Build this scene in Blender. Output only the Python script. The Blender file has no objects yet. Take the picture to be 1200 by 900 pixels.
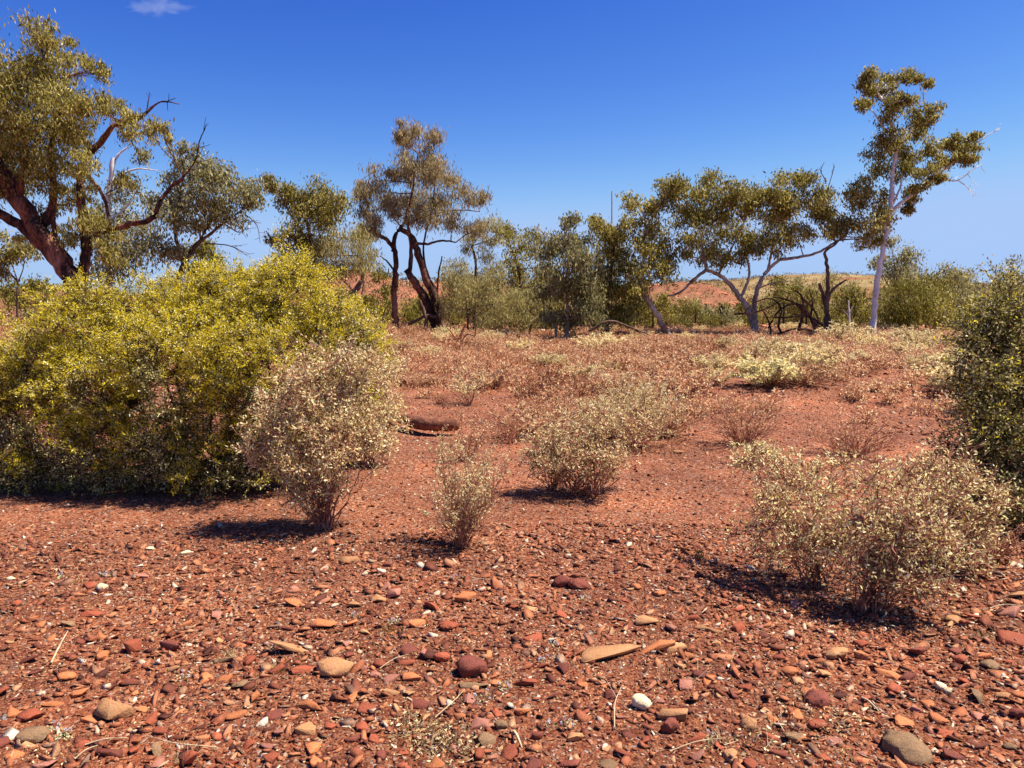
import bpy, bmesh, math, random
import numpy as np
from mathutils import Vector
rng = np.random.default_rng(7)
random.seed(7)
sc = bpy.context.scene
COL = sc.collection
# ------------------------------------------------------------------ camera maths (photo pixels 1200x900)
F = 924.0; CH = 1.6; HZ = 355.0
TH = math.atan((450-HZ)/F)
fw = np.array([0, math.cos(TH), -math.sin(TH)]); up = np.array([0, math.sin(TH), math.cos(TH)])
CAM = np.array([0, 0, CH])
def ray(px, py):
    return fw + (px-600)/F*np.array([1, 0, 0]) - (py-450)/F*up
def at(px, py, Y):
    r = ray(px, py); return CAM + r*(Y/r[1])
# ------------------------------------------------------------------ noise and terrain
def _hash(i, j, s):
    n = (i*374761393 + j*668265263 + s*974711) & 0x7fffffff
    n = ((n ^ (n >> 13))*1274126177) & 0x7fffffff
    return ((n ^ (n >> 16)) & 0xffff)/65535.0
def vnoise(x, y, s=0):
    x = np.asarray(x, float); y = np.asarray(y, float)
    xi = np.floor(x).astype(np.int64); yi = np.floor(y).astype(np.int64)
    fx = x-xi; fy = y-yi; fx = fx*fx*(3-2*fx); fy = fy*fy*(3-2*fy)
    a = _hash(xi, yi, s); b = _hash(xi+1, yi, s); c = _hash(xi, yi+1, s); d = _hash(xi+1, yi+1, s)
    return (a*(1-fx)+b*fx)*(1-fy)+(c*(1-fx)+d*fx)*fy
def fbm(x, y, s=0, o=4):
    t = 0; a = .5
    for k in range(o):
        t = t + a*(vnoise(x*2**k, y*2**k, s+k)*2-1); a *= .5
    return t
def ss(a, b, x):
    t = np.clip((np.asarray(x, float)-a)/(b-a), 0, 1); return t*t*(3-2*t)
def H(x, y):
    x = np.asarray(x, float); y = np.asarray(y, float)
    rr = np.sqrt(x*x+y*y)
    h = 0.22*ss(9, 19, y) + 0.16*ss(1, 4, x)*ss(11.5, 13.4, y+.5*fbm(x*.6, y*.6, 5, 2))
    h = h + 0.30*ss(2, -5, x)*ss(19, 28, y)
    h = h + 0.05*fbm(x*.35, y*.35, 11, 3)*ss(3, 8, rr) + 0.022*fbm(x*1.3, y*1.3, 21, 4)
    h = h + 0.10*fbm(x*.16, y*.16, 31, 2)*ss(7, 16, rr)
    # shallow washout in the middle distance
    h = h - 0.18*np.exp(-(((x+1.1)/1.5)**2+((y-10.3)/.8)**2))
    # red mounds behind the trees
    h = h + 2.9*np.exp(-(((x+10.5)/5.5)**2+((y-49)/6)**2))*(1+.12*fbm(x*.7, y*.7, 41, 3))
    h = h + 2.7*np.exp(-(((x+2)/7)**2+((y-56)/6)**2))
    h = h + 2.9*np.exp(-(((x-13.5)/6)**2+((y-64)/7)**2))*(1+.15*fbm(x*.5, y*.5, 43, 3))
    h = h + 2.2*np.exp(-(((x+36)/10)**2+((y-60)/9)**2))
    far = ss(60, 150, y)
    h = h + far*(3.0+2.6*fbm(x*.018+3.3, y*.008, 51, 3)+4.2*np.exp(-((x-50)/24)**2)+1.2*np.exp(-((x-90)/22)**2))
    return h
def ground(px, py):
    r = ray(px, py)
    t = 1.5*np.exp(np.linspace(0, math.log(60), 1200))
    P = CAM[None]+r[None]*t[:, None]
    d = P[:, 2]-H(P[:, 0], P[:, 1])
    i = int(np.argmax(d < 0)) if (d < 0).any() else len(t)-1
    p = P[i]; p[2] = float(H(p[0], p[1])); return p
def yof(px, py): return float(ground(px, py)[1])
# ------------------------------------------------------------------ object helpers
def mk(name, V, Fs, mat, parent=None, smooth=False, mi=None):
    me = bpy.data.meshes.new(name)
    V = np.asarray(V, np.float32)
    if parent is not None: V = V - np.array(parent.location, np.float32)[None]
    if not isinstance(Fs, (list, tuple)): Fs = [Fs]
    Fs = [np.asarray(f, np.int32) for f in Fs if len(f)]
    nl = sum(f.size for f in Fs); nf = sum(len(f) for f in Fs)
    me.vertices.add(len(V)); me.loops.add(nl); me.polygons.add(nf)
    me.vertices.foreach_set('co', V.ravel())
    me.loops.foreach_set('vertex_index', np.concatenate([f.ravel() for f in Fs]))
    tot = np.concatenate([np.full(len(f), f.shape[1], np.int32) for f in Fs])
    st = np.concatenate([[0], np.cumsum(tot)[:-1]]).astype(np.int32)
    me.polygons.foreach_set('loop_start', st)
    try: me.polygons.foreach_set('loop_total', tot)
    except Exception: pass
    if smooth: me.polygons.foreach_set('use_smooth', np.ones(nf, bool))
    me.update(calc_edges=True)
    if mat is not None: me.materials.append(mat)
    o = bpy.data.objects.new(name, me); COL.objects.link(o)
    if parent is not None: o.parent = parent
    return o
def tag(o, label=None, cat=None, group=None, kind=None):
    if label: o['label'] = label
    if cat: o['category'] = cat
    if group: o['group'] = group
    if kind: o['kind'] = kind
    return o
def empty(name, loc):
    o = bpy.data.objects.new(name, None); COL.objects.link(o); o.location = [float(v) for v in loc]
    o.empty_display_size = .2; return o
def copy_tree(o, parent=None):
    c = o.copy(); COL.objects.link(c)
    if parent is not None: c.parent = parent
    for ch in [k for k in bpy.data.objects if k.parent == o]: copy_tree(ch, c)
    return c
KIDS = {}
def copy_fast(root):
    c = root.copy(); COL.objects.link(c)
    for ch in KIDS[root.name]:
        k = ch.copy(); COL.objects.link(k); k.parent = c
    return c
def nrm(a): return a/np.maximum(np.linalg.norm(a, axis=-1, keepdims=True), 1e-9)
def tubes(P, R, S=3):
    P = np.asarray(P, float); R = np.asarray(R, float)
    N, K, _ = P.shape
    T = nrm(np.gradient(P, axis=1))
    ref = np.where(np.abs(T[..., 2:3]) > .85, np.array([1., 0, 0]), np.array([0, 0, 1.]))
    U = nrm(np.cross(T, ref)); W = np.cross(T, U)
    a = np.arange(S)/S*2*math.pi
    V = P[:, :, None]+R[:, :, None, None]*(np.cos(a)[None, None, :, None]*U[:, :, None]+np.sin(a)[None, None, :, None]*W[:, :, None])
    idx = np.arange(N*K*S).reshape(N, K, S)
    q = np.stack([idx[:, :-1, :], np.roll(idx[:, :-1, :], -1, 2), np.roll(idx[:, 1:, :], -1, 2), idx[:, 1:, :]], -1).reshape(-1, 4)
    return V.reshape(-1, 3), q
class Acc:
    def __init__(s): s.V = []; s.Q = []; s.T = []; s.n = 0
    def add(s, V, Q=None, T=None):
        if len(V) == 0: return
        s.V.append(V)
        if Q is not None: s.Q.append(Q+s.n)
        if T is not None: s.T.append(T+s.n)
        s.n += len(V)
    def mk(s, name, mat, parent=None, smooth=False):
        if not s.V: return None
        fs = []
        if s.Q: fs.append(np.concatenate(s.Q))
        if s.T: fs.append(np.concatenate(s.T))
        return mk(name, np.concatenate(s.V), fs, mat, parent, smooth)
def leaves(C, D, L, Wd, fold=.25):
    """C centres (N,3), D axis directions (N,3), lengths, widths -> bent diamond leaves"""
    N = len(C); D = nrm(D)
    r = rng.normal(size=(N, 3)); Sd = nrm(np.cross(D, r)); Nn = np.cross(D, Sd)
    L = np.asarray(L).reshape(-1, 1)*np.ones((N, 1)); Wd = np.asarray(Wd).reshape(-1, 1)*np.ones((N, 1))
    a = C - D*L*.5; b = C + Sd*Wd*.5 + Nn*Wd*fold - D*L*.05
    c = C + D*L*.5 + Nn*L*.08; d = C - Sd*Wd*.5 + Nn*Wd*fold - D*L*.05
    V = np.stack([a, b, c, d], 1).reshape(-1, 3)
    return V, np.arange(N*4).reshape(N, 4)
def smoothline(pts, rad, n=14, wob=.0):
    pts = np.asarray(pts, float); rad = np.asarray(rad, float)
    d = np.concatenate([[0], np.cumsum(np.linalg.norm(np.diff(pts, axis=0), axis=1))]); t = d/d[-1]
    tt = np.linspace(0, 1, n); out = np.empty((n, 3))
    m = np.gradient(pts, t, axis=0) if len(pts) > 2 else np.repeat((pts[-1:]-pts[:1]), 2, 0)
    for k, u in enumerate(tt):
        i = min(np.searchsorted(t, u, 'right')-1, len(t)-2); h = t[i+1]-t[i]; s = (u-t[i])/h
        out[k] = (2*s**3-3*s**2+1)*pts[i]+(s**3-2*s**2+s)*h*m[i]+(-2*s**3+3*s**2)*pts[i+1]+(s**3-s**2)*h*m[i+1]
    if wob:
        out[1:-1] += rng.normal(size=(n-2, 3))*wob
    return out, np.interp(tt, t, rad)
# ------------------------------------------------------------------ materials
def newmat(name):
    m = bpy.data.materials.new(name); m.use_nodes = True
    nt = m.node_tree; nt.nodes.clear(); return m, nt
def N_(nt, t, **k):
    n = nt.nodes.new(t)
    for a, v in k.items(): setattr(n, a, v)
    return n
def ramp(nt, fac, stops, interp='LINEAR'):
    r = N_(nt, 'ShaderNodeValToRGB'); cr = r.color_ramp; cr.interpolation = interp
    while len(cr.elements) < len(stops): cr.elements.new(.5)
    for e, (p, c) in zip(cr.elements, stops): e.position = p; e.color = (*c, 1)
    nt.links.new(fac, r.inputs[0]); return r.outputs[0]
def noise(nt, vec, scale, detail=4, rough=.55):
    n = N_(nt, 'ShaderNodeTexNoise'); n.inputs['Scale'].default_value = scale
    n.inputs['Detail'].default_value = detail; n.inputs['Roughness'].default_value = rough
    if vec: nt.links.new(vec, n.inputs['Vector'])
    return n.outputs['Fac']
def mixc(nt, fac, a, b, mode='MIX'):
    m = N_(nt, 'ShaderNodeMix', data_type='RGBA', blend_type=mode)
    if isinstance(fac, (int, float)): m.inputs[0].default_value = fac
    else: nt.links.new(fac, m.inputs[0])
    for i, v in ((6, a), (7, b)):
        if isinstance(v, tuple): m.inputs[i].default_value = (*v, 1)
        else: nt.links.new(v, m.inputs[i])
    return m.outputs[2]
def leafmat(name, stops, transl=.3, rough=.5, objvar=.2, spec=.15):
    m, nt = newmat(name)
    g = N_(nt, 'ShaderNodeNewGeometry'); oi = N_(nt, 'ShaderNodeObjectInfo')
    col = ramp(nt, g.outputs['Random Per Island'], stops)
    v = N_(nt, 'ShaderNodeMapRange'); v.inputs['To Min'].default_value = 1-objvar; v.inputs['To Max'].default_value = 1+objvar
    nt.links.new(oi.outputs['Random'], v.inputs['Value'])
    hsv = N_(nt, 'ShaderNodeHueSaturation'); nt.links.new(v.outputs[0], hsv.inputs['Value']); nt.links.new(col, hsv.inputs['Color'])
    p = N_(nt, 'ShaderNodeBsdfPrincipled'); p.inputs['Roughness'].default_value = rough; p.inputs['Specular IOR Level'].default_value = spec
    nt.links.new(hsv.outputs[0], p.inputs['Base Color'])
    t = N_(nt, 'ShaderNodeBsdfTranslucent'); nt.links.new(hsv.outputs[0], t.inputs['Color'])
    mx = N_(nt, 'ShaderNodeMixShader'); mx.inputs[0].default_value = transl
    nt.links.new(p.outputs[0], mx.inputs[1]); nt.links.new(t.outputs[0], mx.inputs[2])
    o = N_(nt, 'ShaderNodeOutputMaterial'); nt.links.new(mx.outputs[0], o.inputs[0]); return m
def barkmat(name, stops, scale=3, zs=.35, bump=.5, rough=.85, dscale=25):
    m, nt = newmat(name)
    tc = N_(nt, 'ShaderNodeTexCoord'); mp = N_(nt, 'ShaderNodeMapping'); mp.inputs['Scale'].default_value = (1, 1, zs)
    nt.links.new(tc.outputs['Object'], mp.inputs[0])
    a = noise(nt, mp.outputs[0], scale, 6, .65); b = noise(nt, mp.outputs[0], dscale, 4, .6)
    md = N_(nt, 'ShaderNodeMath', operation='MULTIPLY_ADD'); md.inputs[1].default_value = .35; nt.links.new(b, md.inputs[0])
    m2 = N_(nt, 'ShaderNodeMath', operation='MULTIPLY'); m2.inputs[1].default_value = .75; nt.links.new(a, m2.inputs[0]); nt.links.new(m2.outputs[0], md.inputs[2])
    col = ramp(nt, md.outputs[0], stops)
    p = N_(nt, 'ShaderNodeBsdfPrincipled'); p.inputs['Roughness'].default_value = rough; p.inputs['Specular IOR Level'].default_value = .2
    nt.links.new(col, p.inputs['Base Color'])
    bp = N_(nt, 'ShaderNodeBump'); bp.inputs['Strength'].default_value = bump; bp.inputs['Distance'].default_value = .02
    nt.links.new(md.outputs[0], bp.inputs['Height']); nt.links.new(bp.outputs[0], p.inputs['Normal'])
    o = N_(nt, 'ShaderNodeOutputMaterial'); nt.links.new(p.outputs[0], o.inputs[0]); return m

M = {}
M['gum'] = leafmat('gum_leaf', [(0, (.10, .082, .014)), (.4, (.25, .205, .036)), (.75, (.42, .345, .080)), (1, (.66, .56, .22))], .42)
M['gum_grey'] = leafmat('grey_gum_leaf', [(0, (.11, .096, .032)), (.4, (.27, .235, .085)), (.75, (.44, .39, .17)), (1, (.68, .60, .32))], .42)
M['weep'] = leafmat('weeping_leaf', [(0, (.18, .15, .045)), (.5, (.36, .30, .095)), (.85, (.52, .44, .18)), (1, (.66, .57, .30))], .45)
M['weep_pink'] = leafmat('dry_weeping_leaf', [(0, (.22, .15, .06)), (.5, (.42, .32, .14)), (.85, (.60, .47, .24)), (1, (.72, .58, .36))], .45)
M['green'] = leafmat('green_leaf', [(0, (.09, .078, .012)), (.5, (.22, .19, .03)), (.85, (.36, .30, .06)), (1, (.50, .42, .12))], .4)
M['acacia'] = leafmat('wattle_leaf', [(0, (.035, .03, .006)), (.34, (.13, .11, .02)), (.60, (.42, .36, .08)), (.80, (.80, .71, .30)), (1, (.92, .86, .55))], .38)
M['blossom'] = leafmat('yellow_blossom', [(0, (.50, .37, .008)), (.5, (.82, .63, .016)), (1, (.95, .82, .07))], .45)
M['dark'] = leafmat('dark_leaf', [(0, (.06, .056, .014)), (.35, (.19, .17, .042)), (.7, (.44, .38, .12)), (1, (.80, .70, .36))], .3)
M['straw'] = leafmat('straw_leaf', [(0, (.42, .21, .08)), (.22, (.70, .50, .21)), (.55, (.90, .74, .36)), (1, (.97, .89, .54))], .42, objvar=.15)
M['straw_green'] = leafmat('pale_green_leaf', [(0, (.26, .16, .05)), (.18, (.62, .49, .17)), (.45, (.90, .77, .33)), (1, (.98, .92, .56))], .42, objvar=.1)
M['pinktwig'] = leafmat('dry_pink_leaf', [(0, (.40, .14, .07)), (.4, (.62, .33, .17)), (.75, (.78, .53, .28)), (1, (.90, .74, .44))], .42, objvar=.2)
M['cover'] = leafmat('dry_cover', [(0, (.32, .09, .04)), (.5, (.50, .22, .10)), (.85, (.64, .38, .18)), (1, (.80, .62, .34))], .25)
M['farscrub'] = leafmat('far_scrub', [(0, (.08, .06, .02)), (.5, (.16, .12, .04)), (1, (.38, .29, .12))], .2)
M['litter'] = leafmat('leaf_litter', [(0, (.20, .09, .04)), (.4, (.45, .30, .14)), (.75, (.65, .48, .24)), (1, (.85, .72, .46))], .1)
M['stem'] = barkmat('red_brown_stem', [(.3, (.18, .06, .035)), (.6, (.38, .15, .09)), (.8, (.52, .28, .17))], 9, .5)
M['stem_dark'] = barkmat('dark_stem', [(.3, (.035, .02, .012)), (.6, (.10, .055, .03)), (.8, (.18, .11, .06))], 9, .5)
M['bark_white'] = barkmat('white_bark', [(.34, (.30, .24, .19)), (.44, (.60, .55, .49)), (.60, (.80, .76, .70)), (.8, (.85, .82, .77))], 3, .3, .25, .6)
M['bark_pale'] = barkmat('pale_bark', [(.36, (.08, .045, .03)), (.48, (.22, .14, .095)), (.60, (.46, .36, .28)), (.8, (.62, .54, .45))], 3.5, .3, .4, .7)
M['bark_red'] = barkmat('red_bark', [(.42, (.012, .008, .007)), (.53, (.045, .020, .015)), (.60, (.20, .075, .042)), (.72, (.40, .22, .14))], 1.6, .35, 1.0)
M['bark_brown'] = barkmat('brown_bark', [(.34, (.03, .018, .012)), (.5, (.09, .05, .033)), (.65, (.20, .12, .08)), (.8, (.33, .23, .16))], 5, .3, .6)
M['wood_orange'] = barkmat('split_wood', [(.35, (.30, .10, .04)), (.55, (.50, .20, .08)), (.8, (.62, .33, .15))], 14, .15, .5)
M['log'] = barkmat('log_bark', [(.34, (.05, .022, .014)), (.5, (.15, .055, .030)), (.7, (.30, .12, .06))], 6, 1, .9)
M['twig'] = barkmat('dry_twig', [(.3, (.30, .20, .11)), (.6, (.52, .40, .24)), (.8, (.70, .58, .40))], 12, 1)
def simple(name, col, rough=.7):
    m, nt = newmat(name); p = N_(nt, 'ShaderNodeBsdfPrincipled'); g = N_(nt, 'ShaderNodeNewGeometry')
    hs = N_(nt, 'ShaderNodeHueSaturation'); hs.inputs['Color'].default_value = (*col, 1)
    v = N_(nt, 'ShaderNodeMapRange'); v.inputs['To Min'].default_value = .75; v.inputs['To Max'].default_value = 1.15
    nt.links.new(g.outputs['Random Per Island'], v.inputs['Value']); nt.links.new(v.outputs[0], hs.inputs['Value'])
    nt.links.new(hs.outputs[0], p.inputs['Base Color']); p.inputs['Roughness'].default_value = rough
    o = N_(nt, 'ShaderNodeOutputMaterial'); nt.links.new(p.outputs[0], o.inputs[0]); return m
M['petal'] = simple('pale_pink_petal', (.74, .62, .64))
M['fleck'] = simple('pale_stem', (.45, .42, .20))
GRAV = [(0, (.10, .028, .017)), (.14, (.20, .058, .032)), (.32, (.36, .110, .052)), (.50, (.50, .170, .075)), (.64, (.62, .25, .11)),
        (.74, (.46, .19, .11)), (.84, (.68, .36, .18)), (.90, (.26, .12, .075)), (.96, (.74, .52, .35)), (1, (.88, .76, .60))]
def stonemat(name, c1, c2, c3=None, island=False):
    m, nt = newmat(name)
    tc = N_(nt, 'ShaderNodeTexCoord'); g = N_(nt, 'ShaderNodeNewGeometry'); oi = N_(nt, 'ShaderNodeObjectInfo')
    n1 = noise(nt, g.outputs['Position'], 22, 6, .65); n2 = noise(nt, g.outputs['Position'], 160, 3, .6)
    if island: col = ramp(nt, g.outputs['Random Per Island'], GRAV)
    else: col = ramp(nt, n1, [(.3, c1), (.55, c2), (.75, c3 or c2)])
    dust = ramp(nt, n1, [(.42, (.86, .84, .80)), (.6, (.60, .49, .43))])
    col = mixc(nt, .6, col, dust, 'MULTIPLY')
    sp = ramp(nt, n2, [(.35, (.70, .66, .64)), (.6, (1.1, 1.1, 1.1))])
    col = mixc(nt, .8, col, sp, 'MULTIPLY')
    v = N_(nt, 'ShaderNodeMapRange'); v.inputs['To Min'].default_value = .75; v.inputs['To Max'].default_value = 1.25
    nt.links.new(oi.outputs['Random'], v.inputs['Value'])
    hs = N_(nt, 'ShaderNodeHueSaturation'); nt.links.new(col, hs.inputs['Color']); nt.links.new(v.outputs[0], hs.inputs['Value'])
    p = N_(nt, 'ShaderNodeBsdfPrincipled'); p.inputs['Roughness'].default_value = .8; p.inputs['Specular IOR Level'].default_value = .25
    nt.links.new(hs.outputs[0], p.inputs['Base Color'])
    bp = N_(nt, 'ShaderNodeBump'); bp.inputs['Strength'].default_value = .5; bp.inputs['Distance'].default_value = .006
    ad = N_(nt, 'ShaderNodeMath', operation='ADD'); nt.links.new(n1, ad.inputs[0]); nt.links.new(n2, ad.inputs[1])
    nt.links.new(ad.outputs[0], bp.inputs['Height']); nt.links.new(bp.outputs[0], p.inputs['Normal'])
    o = N_(nt, 'ShaderNodeOutputMaterial'); nt.links.new(p.outputs[0], o.inputs[0]); return m
SM = {'gravel': stonemat('gravel', None, None, island=True),
      'rust': stonemat('rust_stone', (.24, .055, .028), (.38, .098, .046), (.46, .15, .07)),
      'orange': stonemat('orange_stone', (.38, .12, .045), (.56, .20, .075), (.60, .27, .12)),
      'tan': stonemat('tan_stone', (.40, .18, .075), (.56, .29, .13), (.62, .38, .20)),
      'maroon': stonemat('maroon_stone', (.12, .035, .025), (.22, .060, .038), (.30, .10, .06)),
      'grey': stonemat('grey_stone', (.13, .075, .04), (.27, .165, .085), (.36, .23, .12)),
      'pink': stonemat('pink_stone', (.32, .12, .085), (.42, .18, .125), (.52, .27, .19)),
      'cream': stonemat('cream_stone', (.60, .46, .26), (.78, .66, .42), (.85, .76, .55))}
def groundmat():
    m, nt = newmat('red_gravel_ground')
    g = N_(nt, 'ShaderNodeNewGeometry'); pos = g.outputs['Position']
    big = noise(nt, pos, .35, 5, .6); med = noise(nt, pos, 3.2, 5, .65); fine = noise(nt, pos, 45, 5, .7)
    vo = N_(nt, 'ShaderNodeTexVoronoi'); vo.inputs['Scale'].default_value = 75; nt.links.new(pos, vo.inputs['Vector'])
    vo2 = N_(nt, 'ShaderNodeTexVoronoi'); vo2.inputs['Scale'].default_value = 28; nt.links.new(pos, vo2.inputs['Vector'])
    base = ramp(nt, med, [(.3, (.18, .042, .020)), (.5, (.31, .078, .033)), (.72, (.46, .130, .052))])
    b2 = ramp(nt, big, [(.35, (.80, .80, .82)), (.65, (1.18, 1.1, 1.05))])
    base = mixc(nt, 1, base, b2, 'MULTIPLY')
    sx = N_(nt, 'ShaderNodeSeparateXYZ'); nt.links.new(pos, sx.inputs[0]); mr = N_(nt, 'ShaderNodeMapRange'); mr.inputs['From Min'].default_value = 50; mr.inputs['From Max'].default_value = 85; nt.links.new(sx.outputs[1], mr.inputs['Value'])
    hn = noise(nt, pos, .12, 6, .7); hc = ramp(nt, hn, [(.38, (.24, .085, .04)), (.5, (.24, .15, .06)), (.62, (.30, .22, .10))])
    sep = N_(nt, 'ShaderNodeSeparateColor'); nt.links.new(vo.outputs['Color'], sep.inputs[0])
    gr = ramp(nt, sep.outputs[0], GRAV)
    col = mixc(nt, .55, base, gr)
    fr = ramp(nt, fine, [(.35, (.60, .56, .55)), (.62, (1.2, 1.2, 1.2))])
    col = mixc(nt, .75, col, fr, 'MULTIPLY')
    wash = noise(nt, pos, .9, 5, .6); wr = ramp(nt, wash, [(.36, (.50, .50, .52)), (.52, (.70, .70, .70)), (.68, (.98, .95, .90))])
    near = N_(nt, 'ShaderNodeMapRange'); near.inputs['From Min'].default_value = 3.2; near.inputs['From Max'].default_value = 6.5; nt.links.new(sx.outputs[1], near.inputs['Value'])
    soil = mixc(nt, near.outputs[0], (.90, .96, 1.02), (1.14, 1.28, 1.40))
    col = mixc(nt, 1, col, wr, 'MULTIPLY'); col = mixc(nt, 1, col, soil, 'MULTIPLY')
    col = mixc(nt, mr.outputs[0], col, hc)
    p = N_(nt, 'ShaderNodeBsdfPrincipled'); p.inputs['Roughness'].default_value = .95; p.inputs['Specular IOR Level'].default_value = .1
    nt.links.new(col, p.inputs['Base Color'])
    def sub(a, k):
        q = N_(nt, 'ShaderNodeMath', operation='MULTIPLY'); q.inputs[1].default_value = k; nt.links.new(a, q.inputs[0]); return q.outputs[0]
    s = N_(nt, 'ShaderNodeMath', operation='ADD'); nt.links.new(sub(vo.outputs['Distance'], -.7), s.inputs[0]); nt.links.new(sub(vo2.outputs['Distance'], -1.2), s.inputs[1])
    s2 = N_(nt, 'ShaderNodeMath', operation='ADD'); nt.links.new(s.outputs[0], s2.inputs[0]); nt.links.new(sub(fine, 1.0), s2.inputs[1])
    bp = N_(nt, 'ShaderNodeBump'); bp.inputs['Strength'].default_value = .9; bp.inputs['Distance'].default_value = .018
    nt.links.new(s2.outputs[0], bp.inputs['Height']); nt.links.new(bp.outputs[0], p.inputs['Normal'])
    o = N_(nt, 'ShaderNodeOutputMaterial'); nt.links.new(p.outputs[0], o.inputs[0]); return m
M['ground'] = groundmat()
# ------------------------------------------------------------------ ground sheet (polar grid round the camera's foot, reaching the horizon)
a = np.concatenate([np.linspace(-62, 62, 900), np.linspace(63.5, 296.5, 100)])*math.pi/180
r = .4*np.exp(np.linspace(0, math.log(9000), 470))
A, R = np.meshgrid(a, r)
X = np.sin(A)*R; Y = np.cos(A)*R
Z = H(X, Y); na, nr = len(a), len(r)
idx = np.arange(na*nr).reshape(nr, na)
q = np.stack([idx[:-1], np.roll(idx[:-1], -1, 1), np.roll(idx[1:], -1, 1), idx[1:]], -1).reshape(-1, 4)
V = np.stack([X, Y, Z], -1).reshape(-1, 3)
V = np.vstack([V, [[0, 0, float(H(0, 0))]]])
T = np.stack([np.full(na, na*nr), np.roll(idx[0], -1), idx[0]], -1)
tag(mk('ground', V, [q, T], M['ground'], smooth=True), kind='structure')

# ------------------------------------------------------------------ stones
def hull(seed, flat=.45, n=14, rnd=.0, big=False):
    rs = np.random.default_rng(seed)
    p = nrm(rs.normal(size=(n, 3)))
    p = np.sign(p)*np.abs(p)**(.75 if rnd < .5 else 1.0)
    p[:, :2] *= rs.uniform(.75, 1.1, (n, 1)) if rnd < .5 else 1
    p *= np.array([rs.uniform(.8, 1.15), rs.uniform(.55, .9), flat])
    if rnd < .5: p[:, 2] = np.clip(p[:, 2], -flat*.62, flat*rs.uniform(.45, .7))
    bm = bmesh.new()
    for v in p: bm.verts.new(v)
    res = bmesh.ops.convex_hull(bm, input=bm.verts)
    bmesh.ops.delete(bm, geom=[g for g in res['geom_interior'] if isinstance(g, bmesh.types.BMVert)], context='VERTS')
    if big:
        bmesh.ops.dissolve_limit(bm, angle_limit=math.radians(12), verts=bm.verts, edges=bm.edges)
        bmesh.ops.bevel(bm, geom=list(bm.edges), offset=.022 if rnd < .5 else .13, segments=1 if rnd < .5 else 2, affect='EDGES', clamp_overlap=True)
        bmesh.ops.triangulate(bm, faces=bm.faces)
        bmesh.ops.subdivide_edges(bm, edges=[e for e in bm.edges if e.calc_length() > .28], cuts=1)
        bmesh.ops.triangulate(bm, faces=bm.faces)
        ph = rs.uniform(0, 9)
        for v in bm.verts:
            v.co *= 1+.035*math.sin(v.co.x*6+ph)*math.cos(v.co.y*5-ph)+rs.normal()*.008
    else: bmesh.ops.triangulate(bm, faces=bm.faces)
    bm.verts.index_update()
    Vv = np.array([v.co[:] for v in bm.verts]); Ff = np.array([[v.index for v in f.verts] for f in bm.faces]); bm.free()
    return Vv, Ff
def rotz(V, a): c, s = math.cos(a), math.sin(a); return np.stack([V[:, 0]*c-V[:, 1]*s, V[:, 0]*s+V[:, 1]*c, V[:, 2]], -1)
def stone_obj(px, py, wpx, colour, label, group=None, flat=.4, rnd=0, asp=.7, seed=None, ang=None, tilt=.12, hk=1.0, p=None):
    if p is None: p = ground(px, py)
    depth = float((p-CAM)@fw)
    w = wpx/F*depth
    seed = seed if seed is not None else random.randrange(10**6)
    Vv, Ff = hull(seed, flat*(.85 if rnd < .5 else 1), 11 if rnd < .5 else 24, rnd, True)
    Vv = Vv/(np.abs(Vv[:, 0]).max())*.57*w
    Vv[:, 1] *= asp/.72; Vv[:, 2] *= hk
    an = ang if ang is not None else random.uniform(-.5, .5)
    Vv = rotz(Vv, an)
    tx, ty = random.uniform(-tilt, tilt)*1.3, random.uniform(-tilt, tilt)
    Vv[:, 2] += Vv[:, 0]*tx + Vv[:, 1]*ty
    zmin = Vv[:, 2].min(); Vv[:, 2] -= zmin+(.22*(Vv[:, 2].max()-zmin))
    o = mk('stone', Vv, Ff, SM[colour]); o.location = (float(p[0]), float(p[1]), float(H(p[0], p[1])))
    tag(o, label, 'stone', group); return o
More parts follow.
